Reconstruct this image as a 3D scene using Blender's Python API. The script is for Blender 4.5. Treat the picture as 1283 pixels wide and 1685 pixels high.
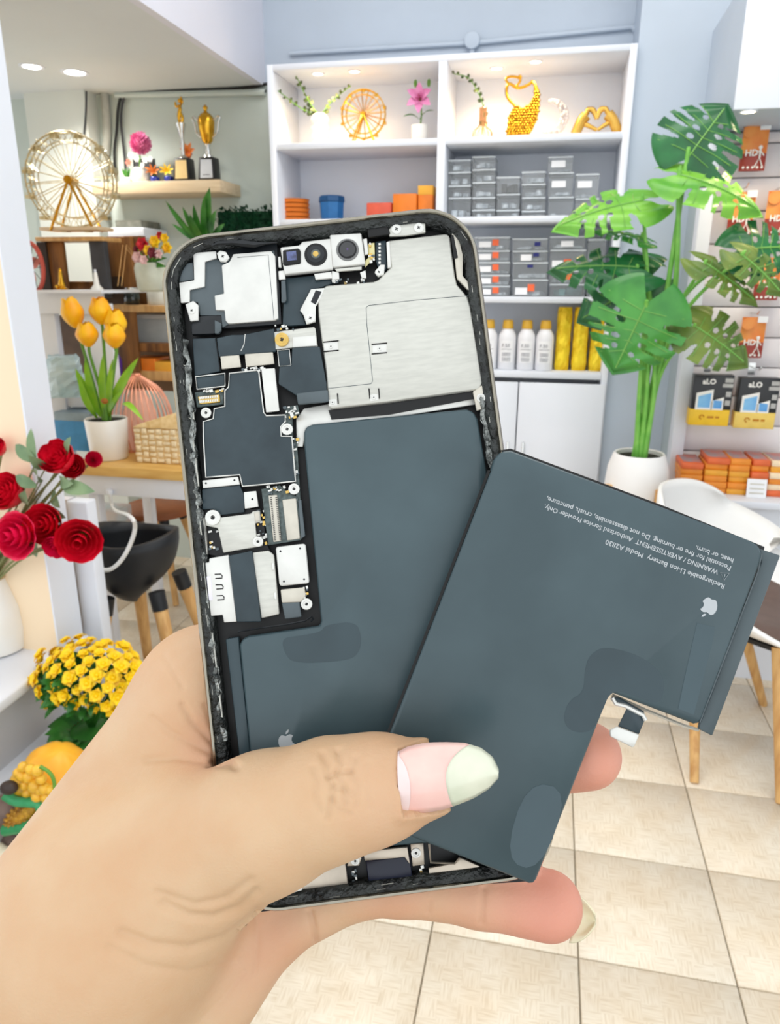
import bpy, bmesh, math, random
import numpy as np
from mathutils import Vector, Matrix

random.seed(7)
sc = bpy.context.scene
col = sc.collection
for o in list(bpy.data.objects):
    bpy.data.objects.remove(o, do_unlink=True)

# ---------------------------------------------------------------- camera
CAM_H = 1.34
FPX, CX, CY = 1205.0, 641.5, 842.5
_Rz = Matrix.Rotation(math.radians(12.0), 3, 'Z')
_Rx = Matrix.Rotation(math.radians(90 - 17.45), 3, 'X')
_Rr = Matrix.Rotation(math.radians(0.2), 3, 'Z')
CM = _Rz @ _Rx @ _Rr
CP = Vector((0, 0, CAM_H))
cam_d = bpy.data.cameras.new('camera')
cam = bpy.data.objects.new('camera', cam_d)
col.objects.link(cam)
cam.matrix_world = Matrix.Translation(CP) @ CM.to_4x4()
cam_d.sensor_fit = 'HORIZONTAL'
cam_d.sensor_width = 36.0
cam_d.lens = FPX / 1283.0 * 36.0
cam_d.clip_start = 0.01
cam_d.clip_end = 60
cam_d.dof.use_dof = True
cam_d.dof.focus_distance = 0.176
cam_d.dof.aperture_fstop = (cam_d.lens * 1e-3) / 0.00050
sc.camera = cam

# ---------------------------------------------------------------- world light (daylight from the open shop front)
w = bpy.data.worlds.new('daylight')
sc.world = w
w.use_nodes = True
w.node_tree.nodes['Background'].inputs[0].default_value = (0.93, 0.97, 1.0, 1)
w.node_tree.nodes['Background'].inputs[1].default_value = 1.36
vs = sc.view_settings
vs.view_transform = 'Standard'
vs.look = 'None'
vs.exposure = 0.16
vs.gamma = 1.0
vs.use_curve_mapping = False


def area_light(name, loc, sx, sy, power, color=(1, 1, 1), rot=(0, 0, 0)):
    d = bpy.data.lights.new(name, 'AREA')
    d.shape = 'RECTANGLE'
    d.size, d.size_y, d.energy, d.color = sx, sy, power, color
    o = bpy.data.objects.new(name, d)
    o.location = loc
    o.rotation_euler = rot
    col.objects.link(o)
    return o


area_light('added_ceiling_fill', (-0.15, 1.75, 2.93), 1.9, 1.2, 20, (1.0, 0.98, 0.95))  # area light of the unseen ceiling panel, added to brighten the room

# ---------------------------------------------------------------- helpers


def ray(px, py):
    return CM @ Vector(((px - CX) / FPX, -(py - CY) / FPX, -1.0))


def P(px, py, y):
    """world point seen at a pixel, on the plane y = const"""
    d = ray(px, py)
    return CP + d * (y / d.y)


def G(px, py, z):
    """world point seen at a pixel, at height z"""
    d = ray(px, py)
    return CP + d * ((z - CAM_H) / d.z)


def lin(c):
    out = []
    for v in c[:3]:
        v = v / 255.0
        out.append(v / 12.92 if v <= 0.04045 else ((v + 0.055) / 1.055) ** 2.4)
    return (*out, 1.0)


MATS = {}


def mat(name, rgb, rough=0.5, metal=0.0, var=0.06, scale=25.0, bump=0.0, trans=0.0, emit=0.0,
        sss=0.0, rgb2=None, alpha=1.0, coat=0.0, ior=1.45, stretch=None, bscale=None, coord='Object'):
    """procedural principled material: a noise mixes two close tones, optional noise bump"""
    if name in MATS:
        return MATS[name]
    m = bpy.data.materials.new(name)
    m.use_nodes = True
    nt = m.node_tree
    b = nt.nodes['Principled BSDF']
    a = lin(rgb)
    if rgb2 is None:
        c2 = tuple(max(0.0, min(1.0, v * (1 - var * 2.2))) for v in a[:3]) + (1.0,)
    else:
        c2 = lin(rgb2)
    tc = nt.nodes.new('ShaderNodeTexCoord')
    mp = nt.nodes.new('ShaderNodeMapping')
    if stretch:
        mp.inputs['Scale'].default_value = stretch
    nt.links.new(tc.outputs[coord], mp.inputs[0])
    nz = nt.nodes.new('ShaderNodeTexNoise')
    nz.inputs['Scale'].default_value = scale
    nz.inputs['Detail'].default_value = 4
    nt.links.new(mp.outputs[0], nz.inputs['Vector'])
    rp = nt.nodes.new('ShaderNodeValToRGB')
    rp.color_ramp.elements[0].position = 0.35
    rp.color_ramp.elements[1].position = 0.68
    rp.color_ramp.elements[0].color = a
    rp.color_ramp.elements[1].color = c2
    nt.links.new(nz.outputs['Fac'], rp.inputs[0])
    nt.links.new(rp.outputs[0], b.inputs['Base Color'])
    b.inputs['Roughness'].default_value = rough
    b.inputs['Metallic'].default_value = metal
    b.inputs['IOR'].default_value = ior
    b.inputs['Transmission Weight'].default_value = trans
    b.inputs['Alpha'].default_value = alpha
    b.inputs['Coat Weight'].default_value = coat
    if sss:
        b.inputs['Subsurface Weight'].default_value = sss
        b.inputs['Subsurface Radius'].default_value = (0.008, 0.003, 0.0015)
        b.inputs['Subsurface Scale'].default_value = 0.4
    if emit:
        b.inputs['Emission Color'].default_value = a
        b.inputs['Emission Strength'].default_value = emit
    if bump:
        n2 = nt.nodes.new('ShaderNodeTexNoise')
        n2.inputs['Scale'].default_value = bscale or scale * 4
        n2.inputs['Detail'].default_value = 5
        nt.links.new(mp.outputs[0], n2.inputs['Vector'])
        bp = nt.nodes.new('ShaderNodeBump')
        bp.inputs['Strength'].default_value = bump
        bp.inputs['Distance'].default_value = 0.004
        nt.links.new(n2.outputs['Fac'], bp.inputs['Height'])
        nt.links.new(bp.outputs[0], b.inputs['Normal'])
    MATS[name] = m
    return m


ORG = {}


def tag(o, label=None, cat=None, group=None, kind=None):
    if label:
        o['label'] = label
    if cat:
        o['category'] = cat
    if group:
        o['group'] = group
    if kind:
        o['kind'] = kind
    return o


def thing(name, label, cat, loc, group=None, rz=0.0):
    o = bpy.data.objects.new(name, None)
    o.empty_display_size = 0.02
    col.objects.link(o)
    o.location = loc
    o.rotation_euler = (0, 0, rz)
    ORG[o.name] = Vector(loc)
    return tag(o, label, cat, group)


def frame_from(d):
    d = Vector(d).normalized()
    h = Vector((0, 0, 1)) if abs(d.z) < 0.9 else Vector((1, 0, 0))
    a = d.cross(h).normalized()
    return a, d.cross(a).normalized()


class MB:
    def __init__(self):
        self.v, self.f = [], []

    def add(self, vs_, fs):
        b = len(self.v)
        self.v += [Vector(q) for q in vs_]
        self.f += [tuple(i + b for i in q) for q in fs]
        return self

    def box(self, c, s, R=None):
        c = Vector(c)
        vs_ = []
        for x in (-.5, .5):
            for y in (-.5, .5):
                for z in (-.5, .5):
                    q = Vector((x * s[0], y * s[1], z * s[2]))
                    vs_.append(c + (R @ q if R else q))
        return self.add(vs_, [(0, 1, 3, 2), (4, 6, 7, 5), (0, 4, 5, 1), (2, 3, 7, 6), (0, 2, 6, 4), (1, 5, 7, 3)])

    def bb(self, x0, x1, y0, y1, z0, z1):
        return self.box(((x0 + x1) / 2, (y0 + y1) / 2, (z0 + z1) / 2), (x1 - x0, y1 - y0, z1 - z0))

    def cyl(self, p0, p1, r0, r1=None, n=12, caps=True):
        r1 = r0 if r1 is None else r1
        p0, p1 = Vector(p0), Vector(p1)
        a, b = frame_from(p1 - p0)
        vs_ = []
        for p, r in ((p0, r0), (p1, r1)):
            for i in range(n):
                t = 2 * math.pi * i / n
                vs_.append(p + a * (r * math.cos(t)) + b * (r * math.sin(t)))
        fs = [(i, (i + 1) % n, n + (i + 1) % n, n + i) for i in range(n)]
        if caps:
            fs += [tuple(range(n))[::-1], tuple(range(n, 2 * n))]
        return self.add(vs_, fs)

    def tube(self, pts, r, n=6, closed=False):
        pts = [Vector(p) for p in pts]
        k = len(pts)
        rr = r if isinstance(r, (list, tuple)) else [r] * k
        vs_ = []
        a = None
        for i, p in enumerate(pts):
            if closed:
                d = pts[(i + 1) % k] - pts[i - 1]
            else:
                d = pts[min(i + 1, k - 1)] - pts[max(i - 1, 0)]
            d = d.normalized() if d.length > 1e-9 else Vector((0, 0, 1))
            if a is None:
                a, b = frame_from(d)
            else:
                a = (a - d * a.dot(d))
                a = a.normalized() if a.length > 1e-6 else frame_from(d)[0]
                b = d.cross(a).normalized()
            for j in range(n):
                t = 2 * math.pi * j / n
                vs_.append(p + (a * math.cos(t) + b * math.sin(t)) * rr[i])
        fs = []
        for i in range(k if closed else k - 1):
            i2 = (i + 1) % k
            for j in range(n):
                fs.append((i * n + j, i * n + (j + 1) % n, i2 * n + (j + 1) % n, i2 * n + j))
        if not closed:
            fs += [tuple(range(n))[::-1], tuple((k - 1) * n + j for j in range(n))]
        return self.add(vs_, fs)

    def sph(self, c, r, n=10, m=7, s=(1, 1, 1), R=None):
        c = Vector(c)
        vs_ = []
        for i in range(1, m):
            ph = math.pi * i / m
            for j in range(n):
                t = 2 * math.pi * j / n
                q = Vector((math.sin(ph) * math.cos(t) * s[0], math.sin(ph) * math.sin(t) * s[1], math.cos(ph) * s[2])) * r
                vs_.append(c + (R @ q if R else q))
        top, bot = Vector((0, 0, r * s[2])), Vector((0, 0, -r * s[2]))
        vs_ += [c + (R @ top if R else top), c + (R @ bot if R else bot)]
        T, B = len(vs_) - 2, len(vs_) - 1
        fs = []
        for i in range(m - 2):
            for j in range(n):
                fs.append((i * n + j, (i + 1) * n + j, (i + 1) * n + (j + 1) % n, i * n + (j + 1) % n))
        for j in range(n):
            fs.append((T, j, (j + 1) % n))
            fs.append((B, (m - 2) * n + (j + 1) % n, (m - 2) * n + j))
        return self.add(vs_, fs)

    def lathe(self, prof, o=(0, 0, 0), n=20, axis=None, caps=True):
        """prof: (r, z) pairs"""
        o = Vector(o)
        if axis is None:
            ax, a, b = Vector((0, 0, 1)), Vector((1, 0, 0)), Vector((0, 1, 0))
        else:
            ax = Vector(axis).normalized()
            a, b = frame_from(ax)
        vs_ = []
        for r, z in prof:
            for j in range(n):
                t = 2 * math.pi * j / n
                vs_.append(o + ax * z + (a * math.cos(t) + b * math.sin(t)) * r)
        fs = []
        for i in range(len(prof) - 1):
            for j in range(n):
                fs.append((i * n + j, i * n + (j + 1) % n, (i + 1) * n + (j + 1) % n, (i + 1) * n + j))
        if caps and prof[0][0] > 1e-6:
            fs.append(tuple(range(n))[::-1])
        if caps and prof[-1][0] > 1e-6:
            k = (len(prof) - 1) * n
            fs.append(tuple(k + j for j in range(n)))
        return self.add(vs_, fs)

    def prism(self, poly, ex):
        """closed polygon extruded by vector ex"""
        poly = [Vector(p) for p in poly]
        ex = Vector(ex)
        n = len(poly)
        return self.add(poly + [p + ex for p in poly],
                        [tuple(range(n))[::-1], tuple(range(n, 2 * n))] + [(i, (i + 1) % n, n + (i + 1) % n, n + i) for i in range(n)])

    def build(self, name, m, parent=None, smooth=False, bevel=0.0, loc=None, seg=2, angle=0.9):
        if parent is not None:
            org = ORG[parent.name]
        elif loc is not None:
            org = Vector(loc)
        else:
            org = Vector((0, 0, 0))
        me = bpy.data.meshes.new(name)
        me.from_pydata([tuple(q - org) for q in self.v], [], self.f)
        bm = bmesh.new()
        bm.from_mesh(me)
        bmesh.ops.recalc_face_normals(bm, faces=bm.faces)
        if bevel:
            es = [e for e in bm.edges if len(e.link_faces) == 2 and e.calc_face_angle(0) > 0.6]
            try:
                bmesh.ops.bevel(bm, geom=es, offset=bevel, segments=seg, affect='EDGES', profile=0.5, clamp_overlap=True)
            except Exception:
                pass
        bm.to_mesh(me)
        bm.free()
        if smooth or bevel:
            me.polygons.foreach_set('use_smooth', [True] * len(me.polygons))
            try:
                me.set_sharp_from_angle(angle=angle)
            except Exception:
                pass
        me.materials.append(m)
        o = bpy.data.objects.new(name, me)
        col.objects.link(o)
        if parent is not None:
            o.parent = parent
            ORG[o.name] = org
        else:
            o.location = org
            ORG[o.name] = org
        return o


def copy_tree(o, parent=None, loc=None, rz=None):
    c = o.copy()
    col.objects.link(c)
    c.parent = parent
    if loc is not None:
        c.location = loc
    if rz is not None:
        c.rotation_euler = (0, 0, rz)
    ORG[c.name] = Vector(c.location) if parent is None else ORG[parent.name]
    for ch in list(o.children):
        copy_tree(ch, c)
    return c


def struct(o):
    o['kind'] = 'structure'
    return o


def textmesh(name, s, size, m, parent, origin, ux, uy, align='LEFT', weight=0.0, space=1.0):
    """flat lettering as a mesh child; origin / ux / uy in the parent's local space"""
    cu = bpy.data.curves.new(name, 'FONT')
    cu.body = s
    cu.size = size
    cu.align_x = align
    cu.space_character = space
    cu.offset = weight
    cu.extrude = size * 0.01
    cu.resolution_u = 2
    t = bpy.data.objects.new('tmp', cu)
    col.objects.link(t)
    dg = bpy.context.evaluated_depsgraph_get()
    me = bpy.data.meshes.new_from_object(t.evaluated_get(dg))
    bpy.data.objects.remove(t, do_unlink=True)
    bpy.data.curves.remove(cu)
    ux, uy = Vector(ux).normalized(), Vector(uy).normalized()
    uz = ux.cross(uy)
    R = Matrix((ux, uy, uz)).transposed().to_4x4()
    me.transform(Matrix.Translation(Vector(origin)) @ R)
    me.materials.clear()
    me.materials.append(m)
    me.name = name
    o = bpy.data.objects.new(name, me)
    col.objects.link(o)
    o.parent = parent
    ORG[o.name] = ORG.get(parent.name, Vector((0, 0, 0)))
    return o


# ---------------------------------------------------------------- shared materials
WHITE = mat('white_laminate', (230, 234, 242), 0.45, var=0.02, scale=3)
WALLB = mat('pale_blue_paint', (190, 201, 214), 0.7, var=0.04, scale=2, bump=0.02)
WALLG = mat('grey_green_paint', (204, 214, 208), 0.7, var=0.05, scale=2, bump=0.02)
CEIL = mat('ceiling_paint', (218, 222, 222), 0.8, var=0.02, scale=2)
CREAM = mat('cream_paint', (250, 226, 192), 0.6, var=0.03, scale=2)
TILE = mat('beige_woven_tile', (234, 223, 204), 0.28, var=0.05, scale=9, rgb2=(226, 210, 186))


def weave_tile(m):
    nt = m.node_tree
    b = nt.nodes['Principled BSDF']
    old = b.inputs['Base Color'].links[0].from_socket
    tc = nt.nodes.new('ShaderNodeTexCoord')
    ns = []
    for st in ((260, 22, 1), (22, 260, 1)):
        mp = nt.nodes.new('ShaderNodeMapping')
        mp.inputs['Scale'].default_value = st
        n = nt.nodes.new('ShaderNodeTexNoise')
        n.inputs['Scale'].default_value = 1.0
        n.inputs['Detail'].default_value = 2
        nt.links.new(tc.outputs['Object'], mp.inputs[0])
        nt.links.new(mp.outputs[0], n.inputs['Vector'])
        ns.append(n)
    ck = nt.nodes.new('ShaderNodeTexChecker')
    ck.inputs['Scale'].default_value = 1 / .0387
    nt.links.new(tc.outputs['Object'], ck.inputs['Vector'])
    nt.links.new(ns[0].outputs['Fac'], ck.inputs['Color1'])
    nt.links.new(ns[1].outputs['Fac'], ck.inputs['Color2'])
    rp = nt.nodes.new('ShaderNodeValToRGB')
    rp.color_ramp.elements[0].position = .44
    rp.color_ramp.elements[1].position = .66
    rp.color_ramp.elements[0].color = (1, 1, 1, 1)
    rp.color_ramp.elements[1].color = (.84, .79, .72, 1)
    nt.links.new(ck.outputs['Color'], rp.inputs[0])
    mx = nt.nodes.new('ShaderNodeMix')
    mx.data_type = 'RGBA'
    mx.blend_type = 'MULTIPLY'
    mx.inputs['Factor'].default_value = .8
    nt.links.new(old, mx.inputs[6])
    nt.links.new(rp.outputs[0], mx.inputs[7])
    nt.links.new(mx.outputs[2], b.inputs['Base Color'])


weave_tile(TILE)
GROUT = mat('tile_grout', (150, 140, 122), 0.9, var=0.1, scale=40)
WOOD = mat('light_oak', (220, 176, 114), 0.45, var=0.15, scale=4, stretch=(14, 14, 1.2), rgb2=(190, 140, 82))
PALEWOOD = mat('pale_beech', (226, 204, 172), 0.5, var=0.1, scale=6, rgb2=(212, 186, 150), stretch=(1, 8, 20))
DKWOOD = mat('brown_crate_wood', (150, 100, 48), 0.55, var=0.2, scale=5, rgb2=(96, 60, 28), stretch=(8, 8, 1))
GOLD = mat('polished_gold', (232, 180, 62), 0.22, metal=1.0, var=0.08, scale=30, rgb2=(206, 150, 40))
SILVER = mat('bright_chrome', (225, 225, 222), 0.2, metal=1.0, var=0.05)
BLACK = mat('black_plastic', (22, 22, 24), 0.4, var=0.1)
DGREY = mat('dark_grey_plastic', (62, 62, 66), 0.5, var=0.1)
CERAMIC = mat('white_ceramic', (240, 238, 232), 0.3, var=0.02, scale=6, coat=0.3)
LEAF = mat('leaf_green', (64, 132, 48), 0.35, var=0.2, scale=18, rgb2=(34, 92, 34))
STEM = mat('stem_green', (112, 170, 62), 0.45, var=0.15, scale=14)
LAMP_W = mat('lamp_lens_white', (255, 252, 244), 0.4, emit=9.0)
LAMP_Y = mat('lamp_lens_warm', (255, 236, 196), 0.4, emit=9.0)

# ---------------------------------------------------------------- room shell
YW = 3.2                       # back wall
floor = struct(MB().bb(-3.2, 2.2, -1.6, 3.5, -0.06, -0.006).build('floor', GROUT))
TP = 0.3095
tile0 = None
bmt = MB().bb(-TP / 2 + .0016, TP / 2 - .0016, -TP / 2 + .0016, TP / 2 - .0016, -0.012, 0.0)
for i in range(-9, 6):
    for j in range(-1, 8):
        c = Vector((0.142 + (i + .5) * TP, 1.233 + (j - .5) * TP, 0))
        if c.x > 1.65 or c.y > 3.3:
            continue
        if tile0 is None:
            tile0 = bmt.build('tile', TILE, None, bevel=0.0015, seg=1)
            t = tile0
        else:
            t = tile0.copy()
            col.objects.link(t)
        t.parent = floor
        t.location = c
        t.rotation_euler = (0, 0, random.choice((0, 1, 2, 3)) * math.pi / 2)

struct(MB().bb(-3.2, 2.2, YW, YW + .12, 0, 3.0).build('wall_back', WALLB))
struct(MB().bb(1.66, 1.78, 1.2, YW, 0, 3.0).build('wall_right', WALLB))
struct(MB().bb(-3.2, 1.78, .75, YW + .12, 3.0, 3.1).build('ceiling', CEIL))
# dropped ceiling with its white beam face on the right
struct(MB().bb(-3.2, -1.235, .75, YW, 2.1, 2.14).build('ceiling_dropped', CEIL))
struct(MB().bb(-1.235, -1.205, .75, YW, 2.1, 3.0).build('trim_1', mat('beam_white', (226, 226, 236), 0.6, var=.02, scale=2)))
# grey-green lining of the recess under the dropped ceiling and the shallow pilaster in it
struct(MB().bb(-3.1, -1.09, YW - .012, YW, 0, 2.1).build('wall_recess', WALLG))
struct(MB().bb(-2.26, -1.97, YW - .10, YW - .012, 0, 2.1).build('trim_2', mat('pilaster_white', (222, 226, 220), .7, var=.03, scale=2)))
# pillar to the right of the shelving
struct(MB().bb(.225, .51, 2.93, YW, 0, 3.0).build('trim_3', WALLB))
# partition on the left: cream face, white end
struct(MB().bb(-3.0, -1.2, 1.5, 1.6, 0.41, 2.1).build('wall_partition', CREAM))
struct(MB().bb(-1.204, -1.199, 1.499, 1.6, 0.41, 2.1).build('trim_4', WHITE))

# unseen ceiling panel, added with its area light to brighten the interior
t = thing('added_ceiling_light', 'square white ceiling light panel added unseen above the room', 'ceiling light', (-.15, 1.75, 2.94))
MB().bb(-1.15, .85, 1.1, 2.4, 2.96, 2.999).build('frame', WHITE, t)
MB().bb(-1.1, .8, 1.15, 2.35, 2.945, 2.959).build('diffuser', mat('diffuser', (255, 252, 246), .5, emit=.6), t)

# ================================================================ BACK SHELVING
def mpp(p):
    """metres per photograph pixel at a world point"""
    return -(CM.transposed() @ (Vector(p) - CP)).z / FPX


YS = 2.9
SX0, SX1 = -1.087, 0.222
DIV0, DIV1 = -0.447, -0.417
Z1, Z2, Z3, Z4 = 1.815, 1.548, 1.266, 1.0       # shelf undersides; each shelf is 22 mm
su = thing('shelf_unit', 'tall white laminate shelving with two lit top bays and cupboard doors below', 'shelf unit', (-.43, YS, 0))
MB().bb(SX0, SX0 + .024, YS, YW - .014, 0, 2.1).build('side_panel', WHITE, su, bevel=.001, seg=1)
MB().bb(SX1 - .024, SX1, YS, YW - .002, 0, 2.1).build('side_panel', WHITE, su, bevel=.001, seg=1)
MB().bb(DIV0, DIV1, YS, YW - .016, .99, 2.08).build('divider', WHITE, su, bevel=.001, seg=1)
MB().bb(SX0 + .024, SX1 - .024, YS, YW - .014, 2.08, 2.1).build('top_board', WHITE, su, bevel=.001, seg=1)
for (a, b) in ((SX0 + .024, DIV0), (DIV1, SX1 - .024)):
    for z in (Z1, Z2, Z3):
        MB().bb(a, b, YS + .004, YW - .02, z, z + .022).build('shelf', WHITE, su, bevel=.001, seg=1)
MB().bb(SX0 + .024, SX1 - .024, YS - .004, YW - .02, Z4 - .012, Z4 + .012).build('counter_board', WHITE, su, bevel=.002, seg=1)
MB().bb(SX0 + .024, SX1 - .024, YW - .02, YW - .014, 0.05, 2.08).build('back_panel', WHITE, su)
MB().bb(SX0 + .024, SX1 - .024, YS + .03, YS + .05, 0, .07).build('plinth', WHITE, su)
dw = (SX1 - SX0 - .008) / 4
for i in range(4):
    x0 = SX0 + .004 + i * dw
    d = MB().bb(x0 + .0025, x0 + dw - .0025, YS - .018, YS - .001, .075, .972).build('door', WHITE, su, bevel=.0015, seg=1)
    hx = x0 + (dw - .03 if i % 2 == 0 else .03)
    MB().bb(hx - .004, hx + .004, YS - .03, YS - .018, .62, .74).build('handle', SILVER, d, bevel=.001, seg=1)


def downlight(px, py, z, r, lens, power, colr, label, group, spot=True):
    c = G(px, py, z)
    t = thing('recessed_downlight', label, 'downlight', c, group)
    MB().lathe([(r * .8, -.002), (r, -.004), (r * 1.12, -.003), (r * 1.15, 0)], c, 20, caps=False).build('trim_ring', WHITE, t, smooth=True)
    MB().lathe([(0.0005, -.0015), (r * .82, -.0025)], c, 20).build('lens', lens, t, smooth=True)
    d = bpy.data.lights.new('downlight_lamp', 'SPOT')
    d.energy, d.color, d.shadow_soft_size = power, colr, r
    d.spot_size, d.spot_blend = math.radians(150), 0.8
    o = bpy.data.objects.new('downlight_lamp', d)
    col.objects.link(o)
    o.parent = t
    o.location = (0, 0, -.012)
    return t


WARM = (1.0, 0.72, 0.42)
for k, (px, py, nm) in enumerate(((523, 121, 'dim warm downlight at the left of the left shelf bay'), (583, 117, 'bright warm downlight above the small gold ferris wheel'),
                                  (817, 112, 'dim warm downlight above the wire vase'), (881, 101, 'bright warm downlight above the gold scaled sculpture'))):
    downlight(px, py, 2.08, .022, LAMP_Y, 4.6, WARM, nm, 'warm downlights in the shelving')
downlight(52, 109, 2.1, .04, LAMP_W, 13, (1, .96, .88), 'small oval downlight nearer the cream partition', 'downlights in the dropped ceiling')
downlight(123, 119, 2.1, .046, LAMP_W, 19, (1, .96, .88), 'large glaring downlight in the dropped ceiling', 'downlights in the dropped ceiling')

ZT = Z1 + .022    # top-shelf surface
EUC = mat('eucalyptus_leaf', (92, 108, 62), 0.5, var=.2, scale=60, rgb2=(60, 78, 46))


def leafblade(mb, base, tip, width, nrm, droop=0.0, n=5):
    base, tip = Vector(base), Vector(tip)
    d = tip - base
    L = d.length
    nrm = Vector(nrm)
    side = d.cross(nrm)
    side = side.normalized() if side.length > 1e-6 else frame_from(d)[0]
    up = side.cross(d).normalized()
    vs_, fs = [], []
    for i in range(n + 1):
        t = i / n
        wv = width * math.sin(math.pi * min(1, t * .92 + .06)) ** .8 * (1 if t < 1 else 0)
        c = base + d * t + up * (math.sin(t * math.pi) * droop * L)
        vs_ += [c - side * wv / 2 + up * wv * .12, c, c + side * wv / 2 + up * wv * .12]
    for i in range(n):
        a = i * 3
        fs += [(a, a + 1, a + 4, a + 3), (a + 1, a + 2, a + 5, a + 4)]
    mb.add(vs_, fs)


def bez(pts, n=10):
    """Catmull-Rom through points"""
    pts = [Vector(p) for p in pts]
    q = [pts[0] * 2 - pts[1]] + pts + [pts[-1] * 2 - pts[-2]]
    out = []
    for i in range(1, len(q) - 2):
        for k in range(n):
            t = k / n
            a, b, c, d = q[i - 1], q[i], q[i + 1], q[i + 2]
            out.append(.5 * ((2 * b) + (c - a) * t + (2 * a - 5 * b + 4 * c - d) * t * t + (3 * b - a - 3 * c + d) * t ** 3))
    out.append(pts[-1])
    return out


def sprig(parent, pts, leaf=.02, every=2, seed=1):
    rnd = random.Random(seed)
    c = bez(pts, 9)
    MB().tube(c, .0018, 5).build('stem', STEM, parent, smooth=True)
    for i in range(3, len(c), every):
        t = i / len(c)
        for s in (-1, 1):
            d = (c[i] - c[i - 1]).normalized()
            side = Vector((rnd.uniform(-1, 1), rnd.uniform(-.5, .5), rnd.uniform(-.5, .8))).normalized()
            side = (side - d * side.dot(d)).normalized() * s
            lm = MB()
            leafblade(lm, c[i], c[i] + (side * .8 + d * .5) * leaf * (1.15 - .6 * t), leaf * .75 * (1.1 - .5 * t), d.cross(side), .08, 4)
            lm.build('leaf', EUC, parent, smooth=True)


# ribbed white vase with three eucalyptus sprigs
v0 = P(527, 240, 3.02)
v0.z = ZT
t = thing('ribbed_vase', 'white bubble-ribbed vase holding three thin eucalyptus sprigs', 'vase', v0)
prof = [(.02, 0)]
for k in range(4):
    z0 = k * .028
    prof += [(.03, z0 + .003), (.037, z0 + .013), (.03, z0 + .025)]
prof += [(.026, .115), (.018, .119), (.015, .105), (.014, .03)]
MB().lathe(prof, v0, 22).build('vase_body', CERAMIC, t, smooth=True)
top = v0 + Vector((0, 0, .11))
sprig(t, [top, P(495, 178, 3.02), P(457, 149, 2.935)], .02, 2, 1)
sprig(t, [top, P(507, 165, 3.02), P(487, 125, 2.96)], .024, 2, 2)
sprig(t, [top, P(548, 165, 3.02), P(577, 141, 3.02)], .02, 2, 3)


def ferris(name, label, c, r, zbase, m, m2, tr, cars, grp=None, zig=False, face=0.0, mbase=None, spread=.55):
    """wheel lies in a vertical plane turned by 'face'"""
    ux = Vector((math.cos(face), math.sin(face), 0))
    uy = Vector((-math.sin(face), math.cos(face), 0))
    uz = Vector((0, 0, 1))
    t = thing(name, label, 'ferris wheel', (c.x, c.y, zbase), grp)
    off = r * .11
    for s in (-1, 1):
        for rr in (1.0, .8):
            ring = [c + uy * off * s + (ux * math.cos(a) + uz * math.sin(a)) * r * rr for a in (2 * math.pi * i / 36 for i in range(36))]
            MB().tube(ring, tr * (1 if rr == 1 else .7), 5, closed=True).build('rim', m, t, smooth=True)
        if zig:
            zz = []
            for i in range(48):
                a = 2 * math.pi * i / 48
                zz.append(c + uy * off * s + (ux * math.cos(a) + uz * math.sin(a)) * r * (1.04 if i % 2 else .82))
            MB().tube(zz, tr * .6, 4, closed=True).build('lattice', m, t)
        for i in range(cars * 2 if not zig else 20):
            a = 2 * math.pi * (i + .25) / (cars * 2 if not zig else 20)
            MB().tube([c + uy * off * s, c + uy * off * s + (ux * math.cos(a) + uz * math.sin(a)) * r * .98], tr * .5, 4).build('spoke', m, t)
        for q in (-1, 1):
            MB().tube([c + uy * off * 1.5 * s, Vector((c.x, c.y, zbase)) + ux * q * r * spread + uy * off * 2.4 * s], tr * 1.5, 6).build('support_leg', m2, t, smooth=True)
    MB().cyl(c - uy * off * 1.9, c + uy * off * 1.9, r * .09, n=12).build('hub', m2, t, smooth=True)
    for i in range(cars):
        a = 2 * math.pi * (i + .5) / cars
        p = c + (ux * math.cos(a) + uz * math.sin(a)) * r * 1.02
        cb = MB()
        h = r * .15
        cb.box(p - uz * h * .55, (h, off * 1.5, h * .55))
        cb.tube([p, p - uz * h * .3], tr, 4)
        cb.box(p - uz * h * .05, (h * .9, off * 1.6, h * .1))
        cb.build('gondola', m, t)
    if mbase:
        MB().box((c.x, c.y, zbase + .006), (r * 1.5, off * 6, .012)).build('base_plate', mbase, t, bevel=.002)
    return t


c = P(598, 188, 3.0)
ferris('ferris_wheel', 'small gold ferris wheel model on the left lit shelf', c, 36 * mpp(c), ZT, GOLD, GOLD, .0022, 10, zig=False, face=.1)

# lily in a white pot
v0 = P(690, 232, 3.03)
v0.z = ZT
k = mpp(v0)
t = thing('potted_lily', 'single pink lily with two green leaves in small square white pot', 'potted flower', v0)
MB().lathe([(.026, 0), (.03, .004), (.032, .066), (.029, .068), (.027, .055), (.0005, .052)], v0, 20).build('pot', CERAMIC, t, smooth=True)
fc = v0 + Vector((.002, -.01, .152))
MB().tube(bez([v0 + Vector((0, 0, .05)), v0 + Vector((.006, 0, .1)), fc]), .0028, 6).build('stem', STEM, t, smooth=True)
PINK = mat('lily_petal', (240, 160, 205), .45, var=.2, scale=30, rgb2=(222, 120, 176))
for i in range(6):
    a = 2 * math.pi * i / 6 + .5
    pm = MB()
    tip = fc + Vector((math.cos(a) * .052, -.03, math.sin(a) * .052))
    leafblade(pm, fc + Vector((0, .014, 0)), tip, .034, (0, -1, .2), .18, 6)
    pm.build('petal', PINK, t, smooth=True)
for i in range(4):
    a = i * 1.6
    MB().tube([fc, fc + Vector((math.cos(a) * .012, -.034, math.sin(a) * .012))], .0011, 4).build('stamen', mat('stamen_red', (180, 60, 70), .5), t)
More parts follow.
